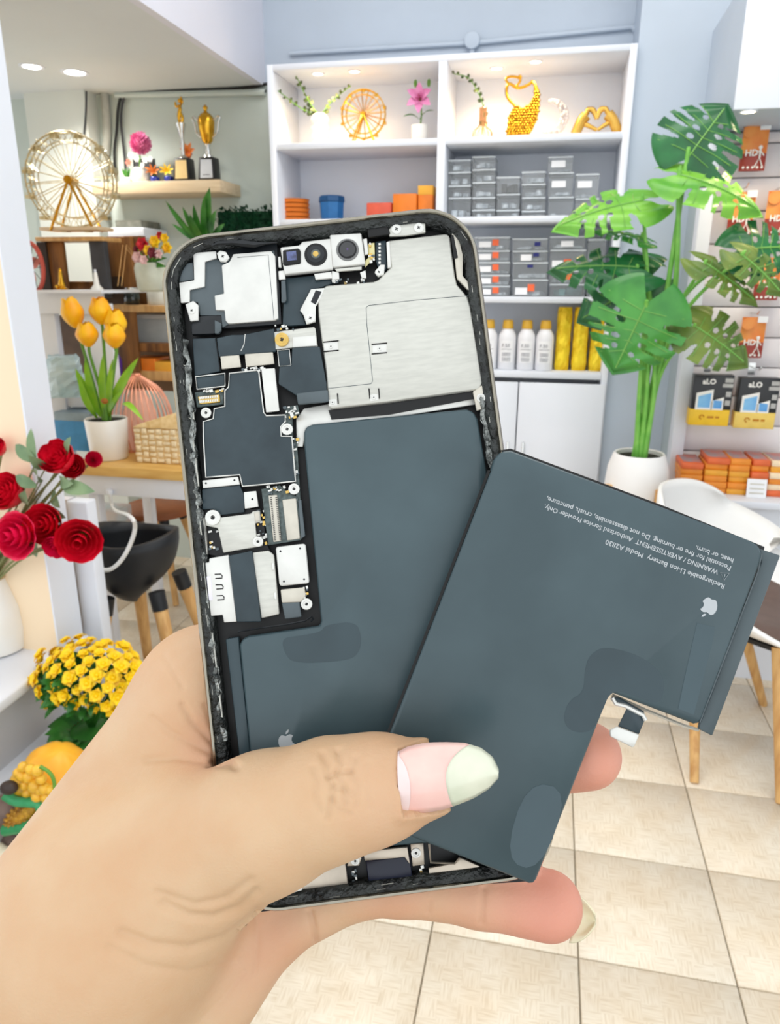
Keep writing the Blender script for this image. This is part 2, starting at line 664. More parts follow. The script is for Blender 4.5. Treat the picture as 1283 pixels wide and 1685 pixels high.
for (px, py) in ((663, 192), (714, 182)):
    lm = MB()
    leafblade(lm, v0 + Vector((0, 0, .085)), P(px, py, 3.0), .024, (0, -.5, 1), .16, 6)
    lm.build('leaf', LEAF, t, smooth=True)
for dx in (-.02, .03):
    MB().sph(fc + Vector((dx, .01, .055)), .007, 8, 6, (1, 1, 2)).build('bud', STEM, t, smooth=True)

# gold wire bottle vase with one sprig
v0 = P(793, 229, 3.04)
v0.z = ZT
t = thing('wire_vase', 'rose-gold wire bottle vase with one arching eucalyptus stem', 'vase', v0)
RG = mat('rose_gold_wire', (226, 178, 140), .3, metal=.9, var=.05)
prof = [(.036, .002), (.037, .02), (.034, .04), (.015, .058), (.0125, .08), (.0125, .118)]
for i in range(14):
    a = 2 * math.pi * i / 14
    MB().tube(bez([v0 + Vector((math.cos(a) * r, math.sin(a) * r, z)) for r, z in prof], 4), .0014, 4).build('wire', RG, t)
for r, z in (prof[0], prof[-1]):
    MB().tube([v0 + Vector((math.cos(2 * math.pi * i / 24) * r, math.sin(2 * math.pi * i / 24) * r, z)) for i in range(24)], .0018, 5, closed=True).build('wire_ring', RG, t)
sprig(t, [v0 + Vector((0, 0, .03)), v0 + Vector((0, 0, .12)), P(785, 150, 3.03), P(770, 128, 3.03), P(746, 121, 3.03)], .02, 3, 5)

# gold scaled sculpture: crescent body of scales with an open loop head
v0 = P(858, 228, 3.02)
v0.z = ZT
t = thing('scale_sculpture', 'tall gold abstract figure sculpture with hammered scaly skirt and looped arms', 'sculpture', v0)
ys = 3.02
outer = [P(*q, ys) for q in ((832, 228), (834, 212), (836, 196), (842, 182), (848, 174), (860, 178), (870, 172), (878, 158), (878, 142), (872, 133), (880, 134), (888, 150), (888, 172), (884, 195), (876, 214), (866, 228))]
for p in outer:
    p.z = max(p.z, ZT)
bd = MB().prism([p + Vector((0, -.008, 0)) for p in outer], (0, .02, 0)).build('body', GOLD, t, bevel=.003)
rnd = random.Random(3)


def inpoly(x, z, poly):
    ins = False
    n = len(poly)
    for i in range(n):
        a, b = poly[i], poly[i - 1]
        if (a.z > z) != (b.z > z) and x < (b.x - a.x) * (z - a.z) / (b.z - a.z) + a.x:
            ins = not ins
    return ins


DG = mat('dark_gold_scale', (214, 160, 50), .2, metal=1, var=.3, scale=80, rgb2=(120, 84, 20))
for iz in range(26):
    for ix in range(14):
        x = P(832, 200, ys).x + (ix + .5 * (iz % 2)) * .0105
        z = ZT + .006 + iz * .0088
        if inpoly(x, z, outer) and z < P(850, 150, ys).z:
            MB().sph((x, ys - .009, z), .0064, 6, 4, (1, .55, .8)).build('scale', DG, bd, smooth=True)
MB().tube(bez([P(*q, ys) for q in ((848, 175), (836, 162), (833, 148), (838, 138), (852, 145), (868, 140), (877, 133))], 6), .0055, 7).build('arm_loop', GOLD, t, smooth=True)
MB().tube(bez([P(*q, ys) for q in ((838, 140), (832, 130), (842, 126), (856, 130), (850, 142))], 6), .0045, 7).build('head_loop', GOLD, t, smooth=True)
MB().sph(P(855, 127, ys), .008, 10, 7).build('head', GOLD, t, smooth=True)

# crystal crescent moon
v0 = P(908, 222, 3.02)
v0.z = ZT
t = thing('crystal_moon', 'clear beaded crystal crescent moon ornament on a small stand', 'ornament', v0)
CRY = mat('crystal_bead', (246, 236, 232), .08, var=.04, trans=.35, coat=.5)
mc = P(904, 193, 3.02)
for i in range(26):
    a = -1.9 + i / 25 * 3.5
    for q in range(3):
        wd = (math.sin(i / 25 * math.pi)) * .018
        r = 26 * mpp(mc) * .92 - wd * .5 + wd * q / 2
        MB().sph(mc + Vector((math.cos(a) * r, rnd.uniform(-.006, .006), math.sin(a) * r)), .006 + .0015 * rnd.random(), 6, 5).build('bead', CRY, t, smooth=True)
MB().lathe([(.024, 0), (.022, .006), (.006, .012), (.006, .02)], v0 + Vector((-.01, 0, 0)), 16).build('stand', CRY, t, smooth=True)
for dx in (-.03, .02):
    MB().sph(v0 + Vector((dx, 0, .006)), .006, 8, 6).build('foot', GOLD, t, smooth=True)

# two gold hands forming a heart
v0 = P(981, 222, 3.02)
v0.z = ZT
t = thing('heart_hands', 'gold sculpture of two hands forming a heart', 'sculpture', v0)
yh = 3.02
MG = mat('satin_gold', (226, 184, 92), .32, metal=.9, var=.08, scale=20, rgb2=(200, 152, 66))


def gtube(pxs, rs, name):
    p = bez([P(a, b, yh) for a, b in pxs], 6)
    k = len(p)
    rr = [rs[0] + (rs[1] - rs[0]) * i / (k - 1) for i in range(k)]
    for q in p:
        q.z = max(q.z, ZT + .002)
    MB().tube(p, rr, 10).build(name, MG, t, smooth=True)


gtube([(946, 221), (956, 200), (964, 190)], (.018, .02), 'wrist')
gtube([(1017, 219), (1008, 198), (1000, 188)], (.018, .02), 'wrist')
for j in range(4):
    gtube([(962 + j, 190 - j), (968, 181 - j * .5), (976, 180 + j * 1.5), (981, 190 + j * 2)], (.009, .006), 'finger')
    gtube([(1002 - j, 188 - j), (996, 180 - j * .5), (988, 179 + j * 1.5), (982, 190 + j * 2)], (.009, .006), 'finger')
gtube([(958, 203), (968, 207), (982, 214)], (.01, .006), 'thumb')
gtube([(1006, 200), (996, 205), (983, 214)], (.01, .006), 'thumb')

# ---------------------------------------------------------------- second row, left bay
ZB2 = Z2 + .022
ORG_ = mat('orange_plastic', (240, 130, 36), .4, var=.08, scale=20)
BLUE = mat('blue_plastic', (36, 108, 170), .4, var=.1, scale=20)
YEL = mat('yellow_card', (246, 180, 60), .5, var=.06)
v0 = P(486, 360, 3.03)
for k in range(5):
    z = ZB2 + k * .017
    t = thing('orange_tray', ['lowest of the five stacked orange trays on the shelf', 'second from the bottom of the stacked orange trays', 'middle orange tray of the stack', 'second from the top of the stacked orange trays', 'topmost orange tray of the stack beside the blue tub'][k], 'tray', (v0.x, v0.y, z), 'orange trays stacked on the second shelf')
    MB().lathe([(.046, 0), (.055, .002), (.058, .014), (.06, .0155), (.056, .0155), (.052, .004), (.0005, .004)], (v0.x, v0.y, z), 24).build('tray_body', ORG_, t, smooth=True)
v0 = P(546, 352, 3.03)
v0.z = ZB2
t = thing('blue_tub', 'blue plastic tub with a darker rim on the shelf behind the phone', 'tub', v0)
MB().lathe([(.04, 0), (.046, .005), (.05, .07), (.0005, .07)], v0, 8).build('tub_body', BLUE, t)
MB().lathe([(.052, .07), (.054, .074), (.052, .09), (.046, .094), (.0005, .094)], v0, 8).build('lid', mat('dark_blue_lid', (20, 78, 128), .4), t)
v0 = P(628, 352, 3.03)
MB().bb(v0.x - .05, v0.x + .05, 2.98, 3.08, ZB2, ZB2 + .062).build('red_packet', mat('red_packet', (226, 96, 70), .5), None, bevel=.004, loc=(v0.x, 3.03, ZB2))
tag(bpy.data.objects['red_packet'], 'low red packet just showing above the phone edge', 'packet')
a = P(672, 330, 3.02)
o = MB().bb(a.x - .05, a.x + .042, 2.96, 3.06, ZB2, ZB2 + .09).build('orange_box', ORG_, None, bevel=.003, loc=(a.x, 3.0, ZB2))
tag(o, 'plain orange carton left of the taller one against the divider', 'box')
a = P(704, 330, 3.02)
t = thing('orange_box', 'taller orange carton with yellow upper half beside the divider', 'box', (a.x, 3.02, ZB2))
MB().bb(a.x - .03, a.x + .026, 2.97, 3.07, ZB2, ZB2 + .092).build('carton', ORG_, t, bevel=.002)
MB().bb(a.x - .031, a.x + .027, 2.969, 3.071, ZB2 + .085, ZB2 + .118).build('yellow_lid', YEL, t, bevel=.002)

# ---------------------------------------------------------------- clear boxes
CLR = mat('clear_plastic', (244, 249, 252), .1, var=.03, alpha=.1, coat=.3)
RIMP = mat('box_edge_plastic', (236, 242, 246), .15, var=.02, alpha=.6)
CARD = mat('paper_label', (248, 248, 250), .7, var=.02)
ORST = mat('orange_sticker', (250, 112, 66), .6, var=.03)
NAVY = mat('navy_print', (38, 44, 120), .6)
SMALLP = mat('small_grey_parts', (206, 214, 220), .4, metal=.1, var=.3, scale=70, rgb2=(128, 138, 148))
TEAL = mat('teal_parts', (90, 140, 140), .5, var=.2, scale=60)


def clear_box(x0, x1, z0, z1, y0, label, cat='box', fill=.4, fillm=None, sticker=None, grp=None, depth=.12, lidm=None):
    t = thing('clear_box', label, cat, ((x0 + x1) / 2, y0 + depth / 2, z0), grp)
    w = .002
    b = MB()
    b.bb(x0, x1, y0, y0 + w, z0, z1)
    b.bb(x0, x1, y0 + depth - w, y0 + depth, z0, z1)
    b.bb(x0, x0 + w, y0 + w, y0 + depth - w, z0, z1)
    b.bb(x1 - w, x1, y0 + w, y0 + depth - w, z0, z1)
    b.bb(x0 + w, x1 - w, y0 + w, y0 + depth - w, z0, z0 + w)
    b.build('tray', CLR, t)
    e = MB()
    for (xa, xb, ya, yb) in ((x0, x1, y0 - .0015, y0 + .001), (x0, x1, y0 + depth - .001, y0 + depth + .0015), (x0 - .001, x0 + .001, y0, y0 + depth), (x1 - .001, x1 + .001, y0, y0 + depth)):
        e.bb(xa, xb, ya, yb, z1 - .006, z1 - .0005)
    e.build('rim', RIMP, t)
    MB().bb(x0 + .001, x1 - .001, y0, y0 + depth, z1 - .0005, z1 + .0003).build('lid', lidm or CLR, t)
    if fill:
        rr = random.Random(int(x0 * 1e4 + z0 * 1e5))
        fb = MB()
        for q in range(9):
            sx = (x1 - x0) * rr.uniform(.15, .3)
            sz = (z1 - z0) * fill * rr.uniform(.5, 1)
            cx = rr.uniform(x0 + sx / 2 + .004, x1 - sx / 2 - .004)
            cy = rr.uniform(y0 + .015, y0 + depth - .02)
            fb.box((cx, cy, z0 + .003 + sz / 2), (sx, .02, sz))
        o = fb.build('loose_parts', fillm or SMALLP, t)
        o['kind'] = 'stuff'
    if sticker:
        for (m, fx, fz, sx, sz) in sticker:
            cx, cz = x0 + (x1 - x0) * fx, z0 + (z1 - z0) * fz
            MB().box((cx, y0 - .002, cz), (sx, .001, sz)).build('sticker', m, t)
    return t


ORDN = ['lowest', 'second lowest', 'third lowest', 'fourth lowest', 'fifth lowest']
YB = 2.97
ptop = lambda px, py: P(px, py, YB)
cols = [
    ((737, 774), (365, 330, 310, 288, 268), 'stack against the divider'),
    ((776, 814), (365, 350, 330, 305, 284, 263), 'tallest stack of clear boxes'),
    ((816, 854), (364, 350, 324, 296), 'stack topped by black parts'),
    ((857, 896), (364, 352, 330, 308, 288), 'stack left of the labelled boxes'),
    ((900, 941), (364, 330, 290, 264), 'stack with two white paper labels'),
    ((944, 983), (364, 333, 293), 'stack nearest the monstera leaf'),
]
for (xa, xb), ys_, nm in cols:
    n = len(ys_) - 1
    z = ZB2
    for i in range(n):
        x0, x1 = ptop(xa, ys_[i]).x, ptop(xb, ys_[i]).x
        h = ptop(xa, ys_[i + 1]).z - ptop(xa, ys_[i]).z
        lab = ('topmost' if i == n - 1 else ORDN[i]) + ' clear plastic parts box in the ' + nm
        st = None
        fill, fm = .45, None
        if 'labels' in nm and i > 0:
            st = [(CARD, .42, .5, .05, .022)]
        if 'monstera' in nm and i == 1:
            st = [(CARD, .4, .55, .05, .022)]
        if 'black parts' in nm and i == n - 1:
            fill, fm = .6, BLACK
        if 'labels' in nm or 'monstera' in nm:
            fill = .15
        clear_box(x0 + .001, x1 - .001, z + .0008, z + h - .0012, YB, lab, 'box', fill, fm, st, 'clear boxes on the second shelf')
        z += h

ZB3 = Z3 + .022
cols3 = [
    ((780, 838), (488, 470, 452, 431, 412, 390), 'stack of orange-dotted boxes'),
    ((842, 900), (488, 459, 431, 412, 392), 'stack with navy marks'),
    ((903, 962), (488, 466, 444, 410, 388), 'stack over the teal parts'),
    ((964, 994), (488, 440, 392), 'stack in the corner behind the monstera'),
]
for ci, ((xa, xb), ys_, nm) in enumerate(cols3):
    n = len(ys_) - 1
    z = ZB3
    for i in range(n):
        x0, x1 = ptop(xa, ys_[i]).x, ptop(xb, ys_[i]).x
        h = ptop(xa, ys_[i + 1]).z - ptop(xa, ys_[i]).z
        lab = ('topmost' if i == n - 1 else ORDN[i]) + ' clear box in the ' + nm
        st, fm = None, None
        if ci == 0:
            st = [(ORST, .6, .55, .024, .022), (CARD, .3, .4, .045, .02)]
        if ci == 1:
            st = [[(CARD, .25, .3, .045, .026), (ORST, .53, .5, .026, .026)], [(NAVY, .5, .75, .022, .01)], [(CARD, .4, .35, .04, .022), (NAVY, .68, .6, .022, .012)], [(NAVY, .72, .5, .022, .014)]][i]
        if ci == 2:
            st = [None, [(ORST, .55, .5, .03, .02)], [(CARD, .22, .3, .04, .022), (ORST, .5, .35, .026, .024)], [(CARD, .5, .4, .045, .02)]][i]
            fm = TEAL if i == 0 else None
        clear_box(x0 + .001, x1 - .001, z + .0008, z + h - .0012, YB, lab, 'box', .85 if fm else .3, fm, st, 'clear boxes on the third shelf')
        z += h

# ---------------------------------------------------------------- bottles and gold foil packs on the counter board
ZB4 = Z4 + .012
BOT = mat('bottle_white', (240, 240, 244), .35, var=.02, scale=8)
CAPY = mat('mustard_cap', (226, 176, 56), .4, var=.06)
PRT = mat('grey_print', (110, 112, 122), .6)
b0 = None
for i, (px, lab) in enumerate(((893, 'white squeeze bottle with mustard cap touching the gold foil rolls'), (863, 'white squeeze bottle with mustard cap, second from the gold foil rolls'),
                               (832, 'white squeeze bottle with mustard cap, third from the gold foil rolls'), (802, 'white squeeze bottle with mustard cap half hidden by the phone edge'))):
    v0 = P(px, 611, 2.965)
    v0.z = ZB4
    if b0 is None:
        b0 = thing('squeeze_bottle', lab, 'bottle', v0, 'white bottles in a row')
        pr = [(.0305, 0), (.034, .004), (.034, .118), (.032, .134), (.023, .15), (.018, .156), (.017, .162)]
        MB().lathe(pr, v0, 22).build('bottle_body', BOT, b0, smooth=True)
        MB().lathe([(.021, .157), (.0215, .16), (.019, .186), (.016, .189), (.0005, .189)], v0, 18).build('cap', CAPY, b0, smooth=True)
        lb = MB()
        vv, ff = [], []
        for q in range(9):
            a = -math.pi / 2 - .75 + 1.5 * q / 8
            for z in (.03, .112):
                vv.append(v0 + Vector((math.cos(a) * .0344, math.sin(a) * .0344, z)))
        lb.add(vv, [(2 * q, 2 * q + 2, 2 * q + 3, 2 * q + 1) for q in range(8)])
        lbo = lb.build('label', CARD, b0, smooth=True)
        textmesh('printed_text', 'F.50', .018, PRT, lbo, (-.018, -.0354, .088), (1, 0, 0), (0, 0, 1))
        tl = MB()
        for z in (.08, .066, .061, .056, .047, .042, .037):
            tl.box(v0 + Vector((0, -.0352, z)), (.034 if z < .07 else .04, .0008, .0014))
        tl.build('printed_lines', PRT, lbo)
    else:
        c = copy_tree(b0, None, v0)
        c['label'] = lab
FOIL = mat('gold_foil', (252, 220, 50), .22, metal=.4, var=.25, scale=24, rgb2=(226, 182, 16), bump=.9, bscale=55)
for i, (xa, xb, lab) in enumerate(((913, 940, 'crinkled gold foil roll beside the white bottles'), (941, 969, 'middle crinkled gold foil roll'), (970, 998, 'gold foil roll half hidden by the big monstera leaf'), (999, 1020, 'gold foil roll hidden deepest behind the monstera leaf'))):
    x0, x1 = P(xa, 560, 2.97).x, P(xb, 560, 2.97).x
    cxx, r = (x0 + x1) / 2, (x1 - x0) / 2
    b = MB()
    rr = random.Random(i)
    vs_, fs = [], []
    N, K = 18, 14
    for k in range(K + 1):
        z = ZB4 + .238 * k / K
        for j in range(N):
            a = 2 * math.pi * j / N
            q = r * (1 + rr.uniform(-.09, .03)) * (1.0 if 0 < k < K else .9)
            ca, sa = math.cos(a), math.sin(a)
            m_ = max(abs(ca), abs(sa)) ** .5
            vs_.append((cxx + ca * q / m_ * .96, 2.97 + r + sa * q / m_ * .96, z))
    for k in range(K):
        for j in range(N):
            fs.append((k * N + j, k * N + (j + 1) % N, (k + 1) * N + (j + 1) % N, (k + 1) * N + j))
    fs += [tuple(range(N))[::-1], tuple(K * N + j for j in range(N))]
    o = b.add(vs_, fs).build('foil_roll', FOIL, None, loc=(cxx, 2.97 + r, ZB4))
    tag(o, lab, 'foil roll', 'gold foil rolls on the shelf')

# ---------------------------------------------------------------- conduit on the back wall
t = thing('wall_conduit', 'white cable conduit with a round junction box above the shelving', 'conduit', P(777, 68, YW))
yc = YW - .012
MB().tube([P(477, 88, yc), P(770, 71, yc)], .009, 8).build('conduit_pipe', WALLB, t, smooth=True)
MB().tube([P(785, 70, yc), P(1015, 47, yc)] + [P(1040, 44, yc), P(1052, 62, yc)], .009, 8).build('conduit_pipe', WALLB, t, smooth=True)
jb = P(777, 68, yc)
MB().cyl(jb + Vector((0, .01, 0)), jb + Vector((0, -.02, 0)), .03, n=18).build('junction_box', WALLB, t, bevel=.003)
MB().cyl(jb + Vector((0, 0, -.03)), jb + Vector((0, 0, -.052)), .012, .008, n=12).build('cable_gland', WALLB, t, smooth=True)

# ================================================================ RIGHT DISPLAY
DX = .457
disp = thing('display_stand', 'white slatwall display with overhead cupboard and counter ledge', 'display stand', (DX + .5, 2.6, 0))
GREYP = mat('grey_side_panel', (176, 188, 192), .55, var=.03, scale=3)
MB().bb(DX - .012, DX, 2.776, YW - .01, 0, 1.82).build('side_panel', GREYP, disp)
MB().bb(DX, 1.6, 2.43, 2.44, 1.8, 2.13).build('cupboard_door', WHITE, disp, bevel=.002)
MB().bb(DX, 1.6, 2.441, YW - .01, 1.8, 2.13).build('cupboard', WALLB, disp)
MB().bb(DX - .012, DX + .03, 2.70, 2.775, .66, 1.8).build('edge_post', WHITE, disp, bevel=.002)
SLATM = mat('slat_white', (238, 234, 236), .45, var=.02, scale=3)
zz = .665
while zz < 1.79:
    MB().bb(DX + .03, 1.6, 2.752, 2.77, zz, min(1.795, zz + .096)).build('slat', SLATM, disp, bevel=.003, seg=1)
    zz += .1
MB().bb(DX, 1.6, 2.771, 2.785, .65, 1.8).build('back_board', mat('slat_groove', (186, 182, 184), .6), disp)
MB().bb(DX - .01, 1.6, 2.5, 2.775, .63, .655).build('counter_ledge', WHITE, disp, bevel=.003)
MB().bb(DX + .01, 1.6, 2.52, 2.54, 0, .63).build('front_panel', WHITE, disp)
for i, px in enumerate((1231, 1330)):
    c = G(px, 183, 1.8)
    downlight(px, 183, 1.8, .022, LAMP_Y, 2.4, (1, .78, .52), ('warm downlight under the overhead cupboard, above the orange pouches' if i == 0 else 'warm downlight under the overhead cupboard beyond the frame edge'), 'warm downlights of the display')

CHROME = SILVER
POUCH_T = mat('pouch_orange', (232, 120, 44), .35, var=.12, scale=12, rgb2=(244, 160, 80))
POUCH_B = mat('pouch_red', (168, 62, 48), .35, var=.1, scale=14)
WPRINT = mat('white_print', (250, 246, 240), .6, var=.01)
p0 = None


def hook(parent, c):
    MB().tube([c + Vector((0, .07, .012)), c + Vector((0, -.03, .012)), c + Vector((0, -.05, .022))], .0025, 6).build('hook', CHROME, parent, smooth=True)
    MB().box(c + Vector((0, .069, .006)), (.022, .006, .04)).build('hook_plate', CHROME, parent)


for i, (px, py, ph, lab) in enumerate(((1246, 205, 70, 'orange and red pouch hanging highest beside the top monstera leaf'), (1224, 316, 64, 'orange and red pouch half covered by the light green monstera leaf'),
                                       (1286, 314, 64, 'orange and red pouch cut by the frame edge in the second row'), (1268, 424, 64, 'orange and red pouch behind the olive monstera leaves'),
                                       (1242, 522, 64, 'pale orange pouch hanging lowest, behind the small dark leaf'))):
    v0 = P(px, py, 2.69)
    k = mpp(v0)
    H = 70 * k
    W = 40 * k
    if p0 is None:
        p0 = thing('pouch_pack', lab, 'pouch', v0, 'hanging orange pouches')
        hook(p0, v0 + Vector((0, 0, .0)))

        def pillow(x0, x1, z0, z1, d):
            b = MB()
            vs_, fs = [], []
            for s in (-1, 1):
                for a in range(7):
                    for c_ in range(7):
                        u, vv_ = a / 6, c_ / 6
                        bulge = d * (math.sin(u * math.pi) * 1.0) ** .6 * .9
                        vs_.append(v0 + Vector((x0 + (x1 - x0) * u, s * bulge, z0 + (z1 - z0) * vv_)))
            for s in range(2):
                for a in range(6):
                    for c_ in range(6):
                        q = s * 49 + a * 7 + c_
                        fs.append((q, q + 1, q + 8, q + 7))
            return b.add(vs_, fs)
        pillow(-W / 2, W / 2, -H * .62, 0, .009).build('pouch_top', POUCH_T, p0, smooth=True)
        pb_ = pillow(-W / 2, W / 2, -H, -H * .62, .0095).build('pouch_bottom', POUCH_B, p0, smooth=True)
        MB().lathe([(.019, -.003), (.019, .003)], v0 + Vector((-W * .28, -.011, -H * .16)), 16, axis=(0, 1, 0)).build('round_badge', POUCH_T, p0)
        MB().box(v0 + Vector((W * .3, -.011, -H * .05)), (.03, .003, .02)).build('price_tag', CARD, p0)
        textmesh('printed_text', 'HD', .026, WPRINT, pb_, (-W * .36, -.0105, -H * .68), (1, 0, 0), (0, 0, 1), weight=.0006)
        fg = MB()
        fx = W * .22
        fg.sph(v0 + Vector((fx, -.0105, -H * .5)), .006, 8, 6, (1, .3, 1))
        fg.tube([v0 + Vector((fx, -.0105, -H * .53)), v0 + Vector((fx, -.011, -H * .72))], .003, 5)
        fg.tube([v0 + Vector((fx - .014, -.0105, -H * .66)), v0 + Vector((fx, -.0108, -H * .56)), v0 + Vector((fx + .012, -.0108, -H * .68))], .002, 5)
        fg.tube([v0 + Vector((fx - .012, -.0105, -H * .93)), v0 + Vector((fx, -.0108, -H * .72)), v0 + Vector((fx + .012, -.0108, -H * .93))], .0024, 5)
        fg.build('printed_figure', WPRINT, pb_)
        dm = MB()
        for q in range(5):
            dm.cyl(v0 + Vector((-W * .36 + q * W * .18, -.0108, -H * .93)), v0 + Vector((-W * .36 + q * W * .18, -.0096, -H * .93)), .0038, n=8)
        dm.build('printed_dots', WPRINT, pb_)
    else:
        c = copy_tree(p0, None, v0)
        c['label'] = lab

# black and yellow retail boxes
BXK = mat('box_black', (28, 28, 30), .35, var=.15, scale=10, coat=.3)
BXY = mat('box_yellow', (250, 200, 40), .4, var=.05)
BXY2 = mat('box_yellow_pale', (244, 208, 104), .4, var=.05)
SCRB = mat('blue_screen_print', (60, 140, 214), .4, var=.2, scale=8, rgb2=(140, 200, 240))
for i, (px, py, lab, my) in enumerate(((1176, 617, 'black hanging box with bright yellow lower band, next to the edge post', BXY), (1252, 622, 'black hanging box with pale yellow lower band at the frame edge', BXY2))):
    v0 = P(px, py, 2.62)
    k = mpp(v0)
    W, H, Dp = 62 * k, 84 * k, .045
    t = thing('retail_box', lab, 'box', v0, 'black and yellow hanging boxes')
    hook(t, v0 + Vector((0, .065, .01)))
    MB().bb(v0.x - W / 2, v0.x + W / 2, v0.y, v0.y + Dp, v0.z - H * .72, v0.z).build('carton', BXK, t, bevel=.002)
    bd = MB().bb(v0.x - W / 2 - .003, v0.x + W / 2 - .001, v0.y - .004, v0.y + Dp, v0.z - H, v0.z - H * .68).build('yellow_band', my, t, bevel=.002)
    textmesh('printed_text', 'aLO', .024, WPRINT, t, (-W * .28, -.0016, -.03), (1, .0, 0), (0, 0, 1), weight=.0008)
    sm = MB()
    f = v0 + Vector((0, -.0014, 0))
    for (a, b_, c_, d_) in ((-.4, .02, -.3, -.7), (-.0, .3, -.45, -.7)):
        sm.prism([f + Vector((W * a, 0, H * d_)), f + Vector((W * b_, 0, H * d_)), f + Vector((W * b_, 0, H * (c_ + .02))), f + Vector((W * a, 0, H * (c_ - .06)))], (0, -.002, 0))
    ph_ = sm.build('printed_phones', WPRINT, t)
    f2 = f + Vector((0, -.0026, 0))
    sb = MB()
    sb.prism([f2 + Vector((W * -.34, 0, H * -.64)), f2 + Vector((W * -.03, 0, H * -.64)), f2 + Vector((W * -.03, 0, H * -.35)), f2 + Vector((W * -.34, 0, H * -.42))], (0, -.0005, 0))
    sb.prism([f2 + Vector((W * .05, 0, H * -.65)), f2 + Vector((W * .26, 0, H * -.65)), f2 + Vector((W * .26, 0, H * -.5)), f2 + Vector((W * .05, 0, H * -.49))], (0, -.0005, 0))
    sb.build('printed_screens', SCRB, ph_)
    ic = MB()
    for (a, b_, w_, h_) in ((.38, -.1, .2, .08), (.36, -.2, .26, .07), (.4, -.37, .13, .1), (.4, -.54, .13, .1)):
        ic.box(f + Vector((W * a, 0, H * b_)), (W * w_, .0016, H * h_))
    ic.build('printed_icons', mat('icon_grey', (190, 188, 184), .6), t)
    MB().tube([v0 + Vector((-W * .2 + math.cos(a) * .007, -.006, -H * .83 + math.sin(a) * .007)) for a in [2 * math.pi * q / 12 for q in range(10)]], .0016, 4).build('printed_mark', mat('amber_print', (200, 130, 10), .5), bd)
    bars = MB()
    for (a, w_) in ((.02, .16), (.19, .1)):
        bars.box(v0 + Vector((W * a, -.0045, -H * .83)), (W * w_, .001, .007))
    bars.build('printed_bars', mat('amber_print', (200, 130, 10), .5), bd)

# stacks of flat orange packs on the ledge
zl = .655
PK = [mat('pack_orange', (246, 150, 50), .45, var=.06), mat('pack_amber', (248, 176, 60), .45, var=.06), mat('pack_vermilion', (236, 112, 62), .45, var=.06), mat('pack_cream', (250, 226, 190), .45, var=.04)]
PKTOP = mat('pack_grey_face', (150, 150, 160), .4, var=.25, scale=30, rgb2=(206, 110, 90))
st = [((1118, 1155), 5, [0, 0, 0, 0, 2], 'stack nearest the plant pot'), ((1158, 1196), 6, [0, 0, 0, 1, 0, 2], 'second stack from the plant pot'), ((1197, 1231), 6, [1, 0, 1, 1, 0, 0], 'middle stack of packs'),
      ((1233, 1262), 6, [0, 1, 0, 2, 0, 2], 'stack behind the white price card'), ((1264, 1300), 6, [2, 3, 0, 3, 1, 3], 'stack cut by the frame edge')]
for (xa, xb), n, cs, nm in st:
    for i in range(n):
        x0, x1 = P(xa, 795, 2.58).x, P(xb, 795, 2.58).x
        h = .0205
        t = thing('flat_pack', ('topmost' if i == n - 1 else (ORDN + ['sixth lowest'])[i]) + ' flat orange pack of the ' + nm, 'pack', ((x0 + x1) / 2, 2.64, zl + i * h), 'flat packs on the display ledge')
        j = random.uniform(-.003, .003)
        bx = MB().bb(x0 + .001 + j, x1 - .001 + j, 2.58 + random.uniform(-.006, .006), 2.72, zl + i * h + .0003, zl + (i + 1) * h - .0004).build('carton', PK[cs[i]], t, bevel=.0015, seg=1)
        if i == n - 1:
            MB().bb(x0 + .006, x1 - .006, 2.595, 2.71, zl + (i + 1) * h - .0004, zl + (i + 1) * h + .0006).build('printed_face', PKTOP, t)
t = thing('price_card', 'small white folded price card in front of the orange packs', 'card', P(1246, 803, 2.56))
a, b_ = P(1229, 804, 2.56), P(1262, 804, 2.56)
MB().prism([(a.x, 2.56, zl), (b_.x, 2.56, zl), (b_.x, 2.572, zl + .06), (a.x, 2.572, zl + .06)], (0, .001, 0)).build('card_front', CARD, t)
lm = MB()
for q in range(3):
    lm.box(((a.x + b_.x) / 2, 2.5605 + .003 * q, zl + .014 + q * .015), (.045, .001, .003))
lm.build('printed_lines', mat('card_print', (206, 200, 180), .6), t)

# ================================================================ MONSTERA
pc = P(1052, 745, 2.5)
mon = thing('monstera_plant', 'tall artificial monstera in a white pot on wooden legs', 'potted plant', (pc.x, 2.5, 0))
POTM = mat('matte_white_pot', (240, 238, 236), .5, var=.02, scale=4)
zr = pc.z
MB().lathe([(.07, zr - .22), (.092, zr - .2), (.104, zr - .12), (.098, zr - .05), (.084, zr - .006), (.08, zr), (.074, zr - .002), (.074, zr - .02), (.0005, zr - .022)], (pc.x, 2.5, 0), 32).build('pot', POTM, mon, smooth=True)
MB().lathe([(.0005, zr - .012), (.073, zr - .014)], (pc.x, 2.5, 0), 20).build('soil', mat('dark_soil', (40, 44, 26), .9, var=.3, scale=60), mon)
for a in (.5, 2.2, 3.7, 5.3):
    d = Vector((math.cos(a), math.sin(a), 0))
    b = Vector((pc.x, 2.5, 0))
    MB().tube([b + d * .112 + Vector((0, 0, zr - .1)), b + d * .112 + Vector((0, 0, zr - .24)), b + d * .135 + Vector((0, 0, 0.002))], [.013, .013, .009], 10).build('stand_leg', WOOD, mon, smooth=True)
for a in (.5, 2.2):
    d = Vector((math.cos(a), math.sin(a), 0))
    MB().box((pc.x, 2.5, zr - .235), (.22, .018, .018), Matrix.Rotation(a, 3, 'Z')).build('stand_bar', WOOD, mon)

